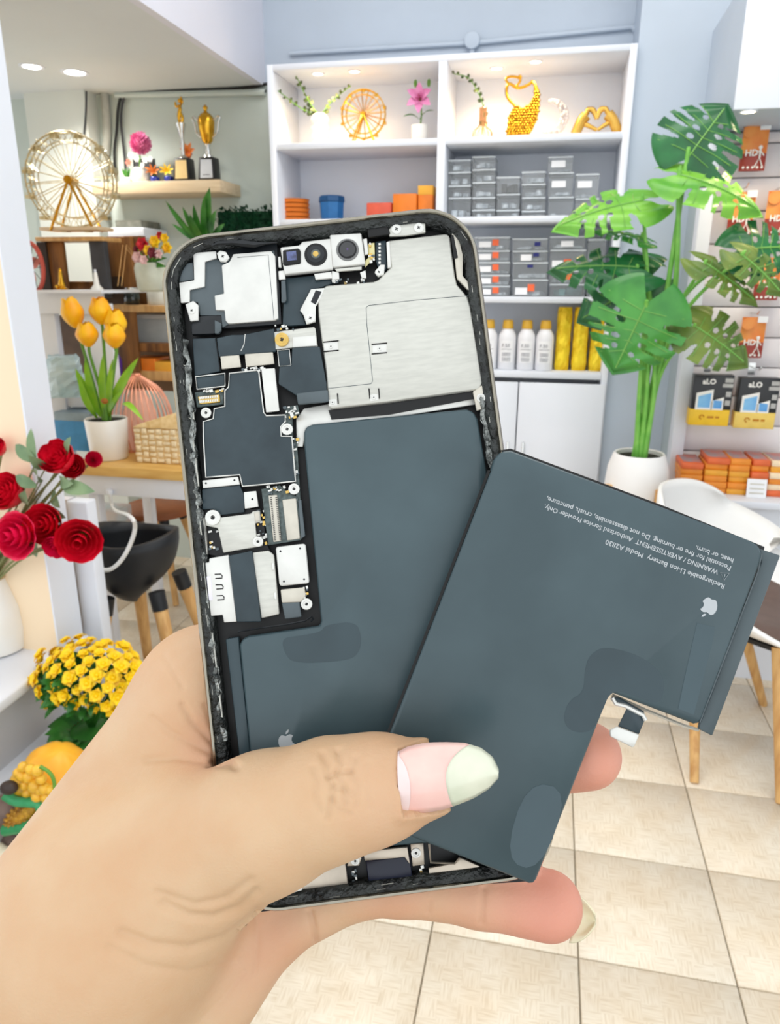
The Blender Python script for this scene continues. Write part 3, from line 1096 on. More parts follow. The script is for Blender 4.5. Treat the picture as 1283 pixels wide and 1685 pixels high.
MLEAF = [mat('monstera_dark', (40, 116, 60), .32, var=.25, scale=10, rgb2=(26, 82, 44), coat=.15),
         mat('monstera_mid', (74, 152, 60), .32, var=.25, scale=10, rgb2=(46, 118, 48), coat=.15),
         mat('monstera_bright', (124, 186, 60), .35, var=.2, scale=12, rgb2=(84, 156, 50), coat=.1),
         mat('monstera_olive', (112, 132, 50), .4, var=.25, scale=12, rgb2=(72, 104, 44))]
VEIN = mat('leaf_vein', (120, 176, 84), .4, var=.05)


def monstera_leaf(att, tip, width, nrm, m, bend=.18, seed=0, cup=.12):
    """heart shaped leaf with side slits and holes, on a fine grid; att = petiole joint, tip = leaf point"""
    rr = random.Random(seed)
    att, tip, nrm = Vector(att), Vector(tip), Vector(nrm).normalized()
    d = tip - att
    L = d.length
    d.normalize()
    side = d.cross(nrm).normalized()
    up = side.cross(d).normalized()
    NT, NS = 88, 30
    slits = []
    for s in (-1, 1):
        k = 4
        for i in range(k):
            slits.append((s, .2 + .62 * (i + .5 + rr.uniform(-.18, .18)) / k, rr.uniform(.34, .52), rr.uniform(.020, .032)))
    holes = [(s, .3 + .5 * (i + rr.uniform(.2, .8)) / 3, rr.uniform(.22, .34)) for s in (-1, 1) for i in range(3)]

    def wid(t):
        return width * .5 * (1.0 if t < .28 else max(0.0, 1 - ((t - .28) / .72) ** 2.1)) * (.3 + .7 * math.sin(math.pi / 2 * min(1, t / .28)) ** .7)

    def pt(t, s):
        a = abs(s)
        w_ = wid(t)
        fwd = -.36 * L * (1 - min(1, t / .42)) * a ** 1.1 + .16 * L * max(0, t - .25) * a
        x = s * w_
        y = t * L + fwd
        h = -bend * L * (y / L) ** 2 - cup * L * a * a * .6 + .025 * L * math.sin(a * 9 + t * 12) * a
        return att + side * x + d * y + up * h
    vs_, fs, idx = [], [], {}
    for i in range(NT + 1):
        for j in range(-NS, NS + 1):
            idx[(i, j)] = len(vs_)
            vs_.append(pt(i / NT, j / NS))
    for i in range(NT):
        for j in range(-NS, NS):
            t, s = (i + .5) / NT, (j + .5) / NS
            sg, a = (1 if s > 0 else -1), abs(s)
            cut = False
            for (q, t0, s0, wd) in slits:
                if q == sg and a > s0 and abs(t - t0) < wd * ((a - s0) / (1 - s0)) ** .45 + .006:
                    cut = True
            for (q, t0, s0) in holes:
                if q == sg and ((t - t0) / .035) ** 2 + ((a - s0) / .1) ** 2 < 1:
                    cut = True
            if t < .03 and a < .06:
                cut = True
            if not cut:
                fs.append((idx[(i, j)], idx[(i + 1, j)], idx[(i + 1, j + 1)], idx[(i, j + 1)]))
    used = sorted({q for f_ in fs for q in f_})
    remap = {q: n_ for n_, q in enumerate(used)}
    mb = MB()
    mb.v = [vs_[q] for q in used]
    mb.f = [tuple(remap[q] for q in f_) for f_ in fs]
    o = mb.build('leaf', m, mon, smooth=True, angle=3.0)
    v = MB()
    v.tube([pt(t, 0) + up * .0012 for t in [q / 12 for q in range(13)]], .0022, 5)
    for s in (-1, 1):
        for q in range(5):
            t0 = .12 + .15 * q
            v.tube([pt(t0, 0) + up * .001, pt(min(.98, t0 + .05), s * .45) + up * .0012, pt(min(.98, t0 + .07), s * .85) + up * .001], .0011, 4)
    v.build('vein', VEIN, o)
    return o


def petiole(pts, r=.006):
    c = bez(pts, 8)
    MB().tube(c, [r * (1.25 - .75 * i / len(c)) for i in range(len(c))], 7).build('stem', mat('monstera_stem', (136, 200, 92), .4, var=.12, scale=20, rgb2=(104, 176, 70)), mon, smooth=True)


B0 = Vector((pc.x, 2.5, zr - .015))
Yp = 2.42
leaves = [
    # attach px, tip px, depth, width px, normal, material, bend
    ((1130, 262), (1192, 176), 2.42, 150, (-.1, -1, .15), 0, .10),
    ((1118, 288), (1254, 318), 2.40, 110, (.15, -.75, .75), 2, .22),
    ((1058, 330), (924, 352), 2.44, 105, (-.05, -.7, .75), 2, .16),
    ((1058, 392), (985, 372), 2.48, 60, (0, -.35, 1), 1, .10),
    ((1050, 440), (917, 428), 2.46, 96, (-.1, -.75, .65), 0, .16),
    ((1066, 462), (958, 520), 2.53, 120, (-.1, -1, .3), 0, .12),
    ((1064, 498), (1012, 606), 2.33, 165, (-.05, -1, .3), 1, .10),
    ((1140, 535), (1228, 588), 2.36, 105, (.05, -.9, .55), 3, .16),
    ((1212, 412), (1310, 400), 2.36, 110, (.1, -.9, .5), 0, .14),
    ((1218, 418), (1288, 470), 2.30, 70, (.1, -.8, .6), 3, .16),
    ((1158, 432), (1246, 484), 2.34, 66, (.05, -.7, .7), 3, .14),
]
mids = [(1085, 560), (1105, 520), (1066, 520), (1072, 560), (1066, 560), (1065, 580), (1060, 600), (1085, 620), (1105, 520), (1110, 540), (1098, 545)]
for i, (a, tp, y, wpx, n_, mi, bd) in enumerate(leaves):
    A = P(*a, y)
    dy = -.05 if mi in (2, 3) else 0
    T = P(*tp, y + dy)
    monstera_leaf(A, T, wpx * mpp(A), n_, MLEAF[mi], bd, i + 11)
    mq = P(*mids[i], (y + 2.5) / 2 + .02)
    base = B0 + Vector((random.uniform(-.02, .02), random.uniform(-.02, .02), 0))
    petiole([base, mq, A + Vector((0, .004, -.01)), A], .0085 if i in (0, 1, 6) else .0062)
for i in range(3):
    petiole([B0 + Vector((.012 * (i - 1), -.02, 0)), P(1052 + i * 12, 640, 2.44), P(1060 + i * 6, 520, 2.40)], .008)

# ================================================================ WHITE SHELL CHAIR
cc = Vector((.64, 2.13, 0))
chair = thing('shell_chair', 'white plastic shell chair with brown seat pad and light wooden legs', 'chair', cc)
SHELL = mat('white_shell_plastic', (244, 242, 238), .35, var=.02, scale=5, coat=.2)
fa = math.radians(-38)     # facing direction
FW = Vector((math.cos(fa), math.sin(fa), 0))
SD = Vector((-math.sin(fa), math.cos(fa), 0))


def shell_pt(a, b):
    # a across -1..1, b 0 seat front .. 1 back top
    if b < .55:
        t = b / .55
        f_, z = .23 - .43 * t, .43 - .03 * math.sin(t * math.pi)
        w_ = .21 + .03 * math.sin(t * math.pi)
        up = .17 * abs(a) ** 3 * (t ** .8)
    else:
        t = (b - .55) / .45
        f_, z = -.20 - .12 * t - .03 * math.sin(t * math.pi), .43 + .325 * t ** .9
        w_ = .235 - .075 * t * t
        up = .17 * abs(a) ** 3 * (1 - t) - .05 * abs(a) ** 4 * t
    wrap = .16 * abs(a) ** 2.2 * (math.sin(b * math.pi) if b < .8 else math.sin(.8 * math.pi))
    return cc + FW * (f_ + wrap * (1 if b > .5 else .3)) + SD * (a * w_) + Vector((0, 0, z + up))


vs_, fs = [], []
NA, NB = 20, 26
for i in range(NB + 1):
    for j in range(NA + 1):
        vs_.append(shell_pt(-1 + 2 * j / NA, i / NB))
for i in range(NB):
    for j in range(NA):
        q = i * (NA + 1) + j
        fs.append((q, q + 1, q + NA + 2, q + NA + 1))
so = MB().add(vs_, fs).build('shell', SHELL, chair, smooth=True, angle=3)
sm_ = so.modifiers.new('thickness', 'SOLIDIFY')
sm_.thickness = .012
sm_.offset = 0
pad = MB()
vs_, fs = [], []
for i in range(11):
    for j in range(11):
        a, b = -.8 + 1.6 * j / 10, .04 + .46 * i / 10
        e = (1 - abs(-1 + j / 5) ** 6) * (1 - abs(-1 + i / 5) ** 6)
        vs_.append(shell_pt(a * .92, b) + Vector((0, 0, .012 + .03 * e)))
for i in range(10):
    for j in range(10):
        q = i * 11 + j
        fs.append((q, q + 1, q + 12, q + 11))
pad.add(vs_, fs).build('seat_pad', mat('brown_leatherette', (104, 84, 76), .5, var=.08, scale=30), chair, smooth=True, angle=3)
for (px, py, s1, s2) in ((1142, 1288, -1, -1), (1256, 1160, -1, 1), (1440, 1330, 1, -1), (1420, 1200, 1, 1)):
    ft = G(px, py, 0)
    if s1 == 1:
        ft = cc + FW * .22 + SD * (.2 * s2)
        ft.z = 0
    tp = cc + FW * (.12 * s1) + SD * (.12 * s2) + Vector((0, 0, .4))
    MB().tube([tp, ft + Vector((0, 0, .001))], [.02, .0125], 12).build('leg', WOOD, chair, smooth=True)
MB().box(cc + Vector((0, 0, .392)), (.26, .26, .012), Matrix.Rotation(fa, 3, 'Z')).build('seat_frame', BLACK, chair)

# ================================================================ LEFT RECESS: trophy board
ya, yb = 2.98, YW - .014
zt_ = P(362, 295, ya).z
xl, xr = P(150, 300, ya).x, P(362, 300, ya).x
t = MB().bb(xl, xr, ya, yb, zt_ - .046, zt_).build('floating_shelf', PALEWOOD, None, bevel=.002, loc=((xl + xr) / 2, (ya + yb) / 2, zt_ - .046))
tag(t, 'thick pale wooden floating shelf carrying the trophies', 'shelf')
yt = 3.06


def on_board(px):
    v = P(px, 293, yt)
    v.z = zt_
    return v


def trophy_base(t, v, w, h, plaque):
    MB().prism([v + Vector((-w * .62, -.03, 0)), v + Vector((w * .62, -.03, 0)), v + Vector((w * .5, -.022, h)), v + Vector((-w * .5, -.022, h))], (0, .055, 0)).build('base', BLACK, t, bevel=.002)
    MB().prism([v + Vector((-w * .44, -.032, h * .14)), v + Vector((w * .44, -.032, h * .14)), v + Vector((w * .38, -.025, h * .9)), v + Vector((-w * .38, -.025, h * .9))], (0, .002, 0)).build('plaque', plaque, t)


v = on_board(345)
t = thing('trophy_cup', 'gold lidded trophy cup with two handles on a black base with silver plaque', 'trophy', v)
trophy_base(t, v, .062, .092, mat('silver_plaque', (214, 218, 226), .3, metal=.4, var=.05))
pm = MB()
for q in range(4):
    pm.box(v + Vector((0, -.0305 + q * .0016, .025 + q * .012)), (.03, .001, .003))
pm.build('engraving', PRT, t)
MB().lathe([(.022, .092), (.02, .1), (.009, .104), (.012, .118), (.007, .13), (.012, .142)], v, 18).build('stem', SILVER, t, smooth=True)
MB().lathe([(.01, .14), (.022, .155), (.031, .19), (.034, .225), (.03, .24), (.0005, .248)], v, 22).build('cup', GOLD, t, smooth=True)
MB().lathe([(.03, .24), (.02, .252), (.008, .258), (.006, .266), (.011, .275), (.004, .284), (.0005, .286)], v, 18).build('lid', GOLD, t, smooth=True)
for s in (-1, 1):
    MB().tube(bez([v + Vector((s * q, 0, z)) for q, z in ((.022, .165), (.045, .185), (.052, .22), (.06, .236), (.052, .244), (.042, .235), (.033, .23))], 5), .004, 7).build('handle', SILVER, t, smooth=True)

v = on_board(304)
t = thing('figure_trophy', 'slim trophy topped by a gold figure on a black base with gold plaque', 'trophy', v)
trophy_base(t, v, .062, .092, mat('gold_plaque', (226, 196, 140), .35, metal=.3, var=.05))
MB().lathe([(.02, .092), (.018, .098), (.008, .104), (.007, .13), (.011, .15), (.007, .165), (.012, .19), (.02, .215), (.021, .222), (.0005, .222)], v, 16).build('stem', SILVER, t, smooth=True)
fg = MB()
fg.tube(bez([v + Vector((-.004, 0, .22)), v + Vector((-.006, 0, .245)), v + Vector((0, 0, .268)), v + Vector((.003, 0, .29))], 4), [.007, .006, .006, .006, .0075, .008, .0085, .0085, .008, .008, .007, .006, .005], 8)
fg.tube(bez([v + Vector((.003, 0, .22)), v + Vector((.01, 0, .242)), v + Vector((.001, 0, .262))], 4), .006, 8)
fg.tube(bez([v + Vector((0, 0, .288)), v + Vector((-.014, 0, .283)), v + Vector((-.018, 0, .3))], 4), .004, 6)
fg.tube(bez([v + Vector((.004, 0, .288)), v + Vector((.014, 0, .3)), v + Vector((.008, 0, .318))], 4), .004, 6)
fg.sph(v + Vector((.003, 0, .304)), .009, 10, 7)
fg.build('figure', GOLD, t, smooth=True)

ORF = mat('orange_petal', (240, 132, 50), .5, var=.15, scale=40)
YEF = mat('yellow_petal', (246, 208, 30), .5, var=.15, scale=40, rgb2=(232, 168, 10))
v = P(312, 290, 3.13)
v.z = zt_
t = thing('orange_flower', 'tall orange artificial flower behind the figure trophy', 'flower', v)
MB().tube(bez([v + Vector((-.03, 0, .002)), v + Vector((-.025, 0, .06)), v + Vector((-.005, 0, .1)), v + Vector((.01, 0, .125))], 5), [.006] * 6 + [.008] * 5 + [.01] * 5, 7).build('stem', mat('coral_stem', (224, 96, 52), .5), t, smooth=True)
for a in range(6):
    pm = MB()
    leafblade(pm, v + Vector((.008, 0, .122)), v + Vector((.008 + .034 * math.cos(a), -.02, .135 + .03 * math.sin(a))), .02, (0, -1, .2), .15, 5)
    pm.build('petal', ORF, t, smooth=True)

for (px, mp_, lab) in ((255, ORF, 'small blue pot with an orange star flower on the floating shelf'), (278, YEF, 'small blue pot with a yellow star flower beside the figure trophy')):
    v = on_board(px)
    t = thing('blue_flower_pot', lab, 'potted flower', v, 'small blue pots')
    MB().lathe([(.012, 0), (.018, .004), (.02, .022), (.017, .026), (.0005, .024)], v, 16).build('pot', mat('cobalt_glaze', (34, 50, 150), .2, coat=.5), t, smooth=True)
    MB().tube([v + Vector((0, 0, .02)), v + Vector((0, -.004, .05))], .002, 5).build('stem', STEM, t)
    for a in range(7):
        pm = MB()
        an = a * .9
        leafblade(pm, v + Vector((0, -.004, .045)), v + Vector((.036 * math.cos(an), -.02, .052 + .024 * math.sin(an))), .01, (0, -1, .3), .1, 4)
        pm.build('petal', mp_, t, smooth=True)

v = on_board(231)
t = thing('flower_vase', 'white vase with a pink pompon flower and small white blossoms', 'vase', v)
MB().lathe([(.026, 0), (.033, .006), (.036, .03), (.032, .056), (.028, .062), (.0005, .06)], v, 22).build('vase_body', CERAMIC, t, smooth=True)
pcn = P(231, 236, yt - .01)
MB().tube([v + Vector((0, 0, .06)), pcn], .003, 6).build('stem', STEM, t)
pom = MB()
pom.sph(pcn, 18 * mpp(pcn) * .72, 14, 10)
rnd = random.Random(5)
R0 = 18 * mpp(pcn)
for q in range(170):
    z = 1 - 2 * (q + .5) / 170
    a = q * 2.39996
    d = Vector((math.sqrt(1 - z * z) * math.cos(a), math.sqrt(1 - z * z) * math.sin(a), z))
    leafblade(pom, pcn + d * R0 * .55, pcn + d * R0 * rnd.uniform(.9, 1.08), R0 * .3, frame_from(d)[0], .1, 3)
pom.build('pompon', mat('pompon_pink', (232, 132, 176), .5, var=.2, scale=50, rgb2=(206, 92, 148)), t)
WFL = mat('white_petal', (244, 240, 232), .5, var=.04)
for (px, py, m, s) in ((216, 256, WFL, .014), (226, 262, WFL, .013), (240, 264, WFL, .014), (248, 262, WFL, .013), (213, 268, mat('salmon_petal', (236, 130, 110), .5, var=.1), .016), (235, 272, WFL, .011)):
    c = P(px, py, yt - .03)
    b = MB()
    for a in range(6):
        leafblade(b, c, c + Vector((math.cos(a * 1.05) * s, -s * .5, math.sin(a * 1.05) * s)), s * .9, (0, -1, .2), .2, 3)
    b.sph(c + Vector((0, -s * .3, 0)), s * .35, 6, 5)
    b.build('blossom', m, t, smooth=True)
v = on_board(211)
t = thing('small_white_pot', 'tiny white pot with green sprig at the left end of the floating shelf', 'pot', v)
MB().lathe([(.014, 0), (.018, .004), (.019, .024), (.016, .026), (.0005, .022)], v, 14).build('pot', CERAMIC, t, smooth=True)
for a in range(6):
    lm = MB()
    leafblade(lm, v + Vector((0, 0, .02)), v + Vector((.02 * math.cos(a), -.01 + .01 * math.sin(a), .06)), .012, (0, -1, .1), .1, 4)
    lm.build('leaf', LEAF, t, smooth=True)
v = P(240, 280, 3.15)
v.z = zt_
t = thing('picture_frame', 'small dark picture frame behind the pink pompon flower', 'frame', v)
MB().box(v + Vector((-.005, 0, .055)), (.10, .012, .11)).build('frame_border', BLACK, t, bevel=.002)
MB().box(v + Vector((-.005, -.007, .055)), (.08, .002, .09)).build('picture', DGREY, t)

# cables along the top of the recess
t = thing('cable_run', 'black and grey cables running under the dropped ceiling', 'cable', (-1.5, YW - .03, 2.06))
yk = YW - .03
MB().tube(bez([P(440, 138, yk), P(400, 145, yk), P(330, 149, yk), P(240, 150, yk), P(205, 153, yk), P(195, 175, yk), P(192, 215, yk), P(188, 250, yk), P(190, 290, yk)], 6), .006, 6).build('black_cable', BLACK, t, smooth=True)
MB().tube(bez([P(438, 150, yk), P(390, 155, yk), P(300, 153, yk), P(215, 152, yk), P(203, 165, yk), P(199, 200, yk), P(205, 260, yk), P(207, 290, yk)], 6), .005, 6).build('black_cable', DGREY, t, smooth=True)
MB().tube([P(436, 152, yk), P(190, 157, yk)], .012, 6).build('conduit', WALLG, t, smooth=True)
MB().tube(bez([P(172, 152, yk), P(176, 220, yk), P(170, 300, yk), P(176, 360, yk)], 6), .018, 8).build('grey_pipe', mat('pipe_grey', (186, 188, 180), .6), t, smooth=True)
MB().tube(bez([P(142, 150, YW - .105), P(141, 190, YW - .105), P(138, 225, YW - .105)], 6), .004, 6).build('grey_wire', DGREY, t, smooth=True)

# large silver ferris wheel on a wooden board
Yf = 2.62
c = P(117, 297, Yf)
zb = P(117, 386, Yf).z
CHAMP = mat('champagne_metal', (226, 216, 186), .3, metal=.85, var=.08, scale=40, rgb2=(200, 184, 140))
ferris('ferris_wheel', 'large champagne wire ferris wheel model with zigzag rim', c, 72 * mpp(c), zb + .012, CHAMP, GOLD, .0032, 12, zig=True, face=.2, mbase=PALEWOOD, spread=.5)

# crate rack below it
Yc = 2.6
def px_box(mb, x0, x1, y0, y1, Y, depth):
    a, b = P(x0, y1, Y), P(x1, y0, Y)
    return mb.bb(min(a.x, b.x), max(a.x, b.x), Y, Y + depth, min(a.z, b.z), max(a.z, b.z))


t = thing('wooden_crate', 'brown wooden crate standing open-front under the large ferris wheel', 'crate', P(115, 478, Yc))
px_box(MB(), 58, 165, 389, 397, Yc - .02, .14).build('top_board', WOOD, t, bevel=.002)
px_box(MB(), 70, 74, 398, 478, Yc, .12).build('edge_strip', mat('dark_edge', (48, 34, 24), .6), t)
px_box(MB(), 74, 101, 398, 478, Yc + .01, .02).build('side_plank', DKWOOD, t, bevel=.002)
px_box(MB(), 108, 160, 463, 478, Yc + .12, .02).build('bottom_plank', DKWOOD, t, bevel=.002)
px_box(MB(), 156, 169, 392, 490, Yc, .03).build('dark_post', DGREY, t, bevel=.002)
px_box(MB(), 158, 168, 392, 490, Yc + .09, .03).build('dark_post', DGREY, t, bevel=.002)

t = thing('wooden_crate', 'tall brown crate turned sideways behind the flower bouquet', 'crate', P(212, 500, 2.75))
px_box(MB(), 186, 213, 389, 503, 2.75, .03).build('side_plank', DKWOOD, t, bevel=.002)
px_box(MB(), 214, 233, 388, 503, 2.78, .03).build('back_plank', mat('darker_crate_wood', (110, 74, 38), .6, var=.2, scale=6), t, bevel=.002)
px_box(MB(), 172, 188, 392, 503, 2.79, .02).build('taupe_board', mat('taupe_panel', (120, 112, 104), .6, var=.1), t)  # taupe board left of the brown side plank
px_box(MB(), 172, 200, 455, 503, 2.74, .02).build('lower_panel', mat('dark_brown_panel', (66, 48, 34), .6, var=.1), t)

# white printer-like box on the recess wall and grey ledge
t = thing('white_cabinet', 'small white wall cabinet with a dusty grey top behind the ferris wheel', 'cabinet', P(210, 395, 3.0))
px_box(MB(), 178, 236, 374, 392, 2.98, .2).build('cabinet_body', WHITE, t, bevel=.003)
px_box(MB(), 190, 232, 362, 374, 3.02, .16).build('grey_top', mat('dusty_grey', (140, 140, 128), .8, var=.2, scale=30), t, bevel=.003)

# white rack: horizontal board and posts
t = thing('white_rack', 'white painted rack with one thick crossboard behind the tulips', 'rack', P(120, 620, 2.4))
px_box(MB(), 56, 166, 478, 482, 2.36, .3).build('top_board', WHITE, t)
px_box(MB(), 60, 166, 482, 516, 2.4, .02).build('crossboard', WHITE, t, bevel=.002)
px_box(MB(), 160, 178, 500, 770, 2.42, .03).build('post', WHITE, t, bevel=.002)
px_box(MB(), 66, 84, 480, 770, 2.41, .03).build('post', WHITE, t, bevel=.002)
px_box(MB(), 84, 150, 655, 668, 2.42, .2).build('lower_board', WHITE, t, bevel=.002)
px_box(MB(), 84, 160, 520, 650, 2.64, .02).build('back_panel', mat('brown_panel', (130, 104, 84), .6, var=.25, scale=6, rgb2=(84, 70, 64)), t)
px_box(MB(), 82, 92, 520, 575, 2.44, .02).build('dark_upright', DGREY, t)

# gold bottle figurine in the crate, red fan at the edge
v = P(103, 478, 2.5)
t = thing('gold_figurine', 'tiny gold figurine standing in the open crate', 'figurine', v)
MB().lathe([(.02, 0), (.022, .004), (.012, .012), (.014, .02), (.009, .035), (.0065, .06), (.005, .075), (.0005, .078)], v, 14).build('figure_body', GOLD, t, smooth=True)
for q in range(5):
    MB().sph(v + Vector((.016 * math.cos(q * 1.2), -.012, .006 + .003 * q)), .006, 7, 5).build('coil', GOLD, t, smooth=True)
v = P(50, 440, 2.5)
t = thing('red_fan', 'red rimmed desk fan mostly hidden behind the white partition end', 'fan', P(50, 478, 2.5))
MB().tube([v + Vector((math.cos(2 * math.pi * i / 30) * .052, 0, math.sin(2 * math.pi * i / 30) * .088)) for i in range(30)], .008, 6, closed=True).build('guard_ring', mat('fan_red', (206, 92, 78), .4), t, smooth=True)
for q in range(12):
    a = 2 * math.pi * q / 12
    MB().tube([v, v + Vector((math.cos(a) * .05, -.008, math.sin(a) * .086))], .0014, 4).build('guard_wire', DGREY, t)
for q in range(3):
    lm = MB()
    a = q * 2.09 + .4
    leafblade(lm, v, v + Vector((math.cos(a) * .04, .01, math.sin(a) * .07)), .05, (0, -1, .4), .05, 4)
    lm.build('blade', mat('fan_blade', (214, 130, 118), .4), t, smooth=True)
MB().cyl(v + Vector((0, .02, -.085)), (v.x, v.y + .02, P(50, 478, 2.5).z), .012, .03, n=12).build('stand', mat('fan_red', (206, 92, 78), .4), t, smooth=True)
v = P(160, 478, 2.48)
t = thing('white_dropper', 'small white conical bottle at the corner of the crate', 'bottle', v)
MB().lathe([(.022, 0), (.022, .006), (.01, .02), (.006, .06), (.003, .064), (.0005, .064)], v, 14).build('bottle_body', CERAMIC, t, smooth=True)
MB().lathe([(.004, .062), (.004, .072), (.0005, .073)], v, 10).build('cap', WHITE, t)

# bouquet in a pale pot
v = P(250, 480, 2.55)
t = thing('mixed_bouquet', 'red yellow and pink mixed flower bouquet in a pale vase by the phone corner', 'bouquet', v)
MB().lathe([(.04, 0), (.05, .01), (.056, .08), (.05, .1), (.0005, .098)], v, 18).build('vase_body', mat('pale_green_glass', (206, 212, 196), .3), t, smooth=True)
rnd = random.Random(9)
RED = mat('red_petal', (222, 30, 48), .45, var=.25, scale=40, rgb2=(160, 12, 30))
MAR = mat('maroon_petal', (120, 34, 50), .5, var=.2, scale=40)
LPK = mat('pale_pink_petal', (240, 200, 200), .5, var=.06)
for (px, py, m, s) in ((236, 402, RED, .026), (256, 398, YEF, .024), (245, 412, YEF, .02), (264, 388, RED, .016), (252, 416, MAR, .022), (276, 408, YEF, .022), (228, 424, LPK, .024), (262, 418, LPK, .018), (272, 392, YEF, .018), (224, 410, MAR, .012), (238, 428, LPK, .018)):
    cbl = P(px, py, 2.5 + rnd.uniform(-.03, .03))
    b = MB()
    for k_ in range(2):
        for a in range(6):
            an = a * 1.05 + k_ * .5
            leafblade(b, cbl, cbl + Vector((math.cos(an) * s * (1 - .35 * k_), -s * (.3 + .5 * k_), math.sin(an) * s * (1 - .35 * k_))), s * .95, (0, -1, .2), .22, 3)
    b.sph(cbl + Vector((0, -s * .4, 0)), s * .3, 6, 5)
    b.build('bloom', m, t, smooth=True)
    MB().tube([v + Vector((0, 0, .09)), cbl + Vector((0, .01, 0))], .0022, 4).build('stem', STEM, t)
for q in range(16):
    px, py = rnd.uniform(226, 282), rnd.uniform(420, 442)
    lm = MB()
    a = P(px, py, 2.52)
    leafblade(lm, v + Vector((rnd.uniform(-.03, .03), 0, .095)), a, .022, (0, -1, .3), .1, 4)
    lm.build('leaf', LEAF, t, smooth=True)
for (dx, dz) in ((-.06, .1), (-.075, .08)):
    MB().tube([v + Vector((-.02, -.02, .09)), v + Vector((dx, -.04, .16)), v + Vector((dx - .03, -.05, .02))], .0015, 4).build('dry_twig', WOOD, t)

# pointed leafy plant and green hedge panel behind the phone top
v = P(368, 420, 2.9)
t = thing('leafy_plant', 'dark green plant with long pointed leaves behind the phone corner', 'plant', v)
for (px, py, w_) in ((272, 330, .022), (345, 308, .05), (300, 340, .026), (282, 368, .02), (318, 336, .03), (356, 345, .036), (370, 368, .03), (312, 352, .03), (336, 322, .03), (290, 356, .02)):
    lm = MB()
    leafblade(lm, P(345 + (px - 345) * .25, 400, 2.9), P(px, py, 2.8), w_, (0, -1, .25), .08, 8)
    lm.build('leaf', LEAF, t, smooth=True)
MB().lathe([(.05, .001 - v.z), (.06, .02 - v.z), (.06, -.06), (.055, 0), (.0005, -.005)], v, 20).build('pot', CERAMIC, t, smooth=True)
hx0, hx1 = P(352, 360, 3.02).x, P(449, 360, 3.02).x
hz0, hz1 = P(400, 400, 3.02).z, P(400, 342, 3.02).z
t = thing('hedge_panel', 'dense dark green artificial hedge panel beside the shelving', 'hedge', ((hx0 + hx1) / 2, 3.08, hz0))
HED = mat('hedge_green', (24, 92, 56), .6, var=.3, scale=40, rgb2=(10, 56, 36))
MB().bb(hx0, min(hx1, SX0 - .004), 3.06, 3.12, hz0, hz1 - .01).build('backing', HED, t)
b = MB()
rnd = random.Random(4)
for q in range(900):
    c = Vector((rnd.uniform(hx0, SX0 - .015), 3.055, rnd.uniform(hz0, hz1)))
    leafblade(b, c, c + Vector((rnd.uniform(-.012, .012), -rnd.uniform(.012, .03), rnd.uniform(-.008, .018))), .008, (rnd.uniform(-.4, .4), -.2, 1), .1, 2)
o = b.build('foliage', HED, t)
o['kind'] = 'stuff'

# brown shelf cabinet right of the tulips with jars and trays
Yw_ = 2.66
t = thing('wooden_shelf', 'brown wooden shelf with one middle board behind the copper wire basket', 'shelf', P(230, 640, Yw_))
px_box(MB(), 176, 292, 503, 513, Yw_, .25).build('shelf_board', WOOD, t, bevel=.002)
px_box(MB(), 203, 220, 513, 640, Yw_, .02).build('upright', DKWOOD, t, bevel=.002)
px_box(MB(), 210, 292, 566, 578, Yw_ + .01, .25).build('shelf_board', DKWOOD, t, bevel=.002)
px_box(MB(), 210, 292, 612, 625, Yw_ + .01, .25).build('shelf_board', WOOD, t, bevel=.002)
px_box(MB(), 176, 292, 513, 640, Yw_ + .26, .01).build('back_panel', mat('brown_back', (120, 88, 54), .6, var=.2, scale=5), t)
v = P(218, 502, 2.72)
t = thing('dark_jar', 'dark glass jar with a chrome band on the brown shelf', 'jar', v)
MB().lathe([(.026, 0), (.03, .005), (.03, .045), (.024, .055)], v, 16).build('jar_body', mat('dark_glass', (34, 44, 42), .1, coat=.6), t, smooth=True)
MB().lathe([(.027, .052), (.028, .058), (.026, .066), (.0005, .067)], v, 16).build('lid', SILVER, t, smooth=True)
v = P(262, 502, 2.72)
t = thing('clear_jar', 'pale clear jar on the brown shelf beside the phone', 'jar', v)
MB().lathe([(.04, 0), (.044, .005), (.044, .06), (.036, .07), (.036, .08), (.0005, .08)], v, 16).build('jar_body', mat('pale_glass', (222, 224, 214), .15), t, smooth=True)
MB().lathe([(.038, .078), (.038, .09), (.0005, .091)], v, 16).build('lid', WHITE, t, smooth=True)
t = thing('grey_bin', 'grey plastic bin in the brown shelf compartment', 'bin', P(252, 566, 2.72))
px_box(MB(), 226, 292, 524, 565, 2.72, .12).build('bin_body', mat('bin_grey', (170, 176, 176), .4, var=.05), t, bevel=.006)
px_box(MB(), 224, 292, 518, 525, 2.715, .13).build('rim', mat('bin_rim', (190, 194, 194), .4), t, bevel=.003)
for i, (x0, x1, y0, y1, lab) in enumerate(((214, 254, 590, 612, 'orange tray of parts on the lowest brown board'), (255, 292, 596, 612, 'pale amber box beside the orange tray'))):
    o = px_box(MB(), x0, x1, y0, y1, 2.68, .12).build('parts_tray', (ORG_, YEL)[i], None, bevel=.003, loc=P((x0 + x1) / 2, y1, 2.68))
    tag(o, lab, 'tray')
v = P(190, 620, 2.6)
o = MB().lathe([(.02, 0), (.028, .02), (.03, .06), (.02, .09), (.0005, .1)], v, 14).build('purple_bag', mat('purple_fabric', (84, 44, 150), .6, var=.1), None, smooth=True, loc=v)
tag(o, 'purple rounded pouch between the tulip stems and the brown shelf', 'pouch')

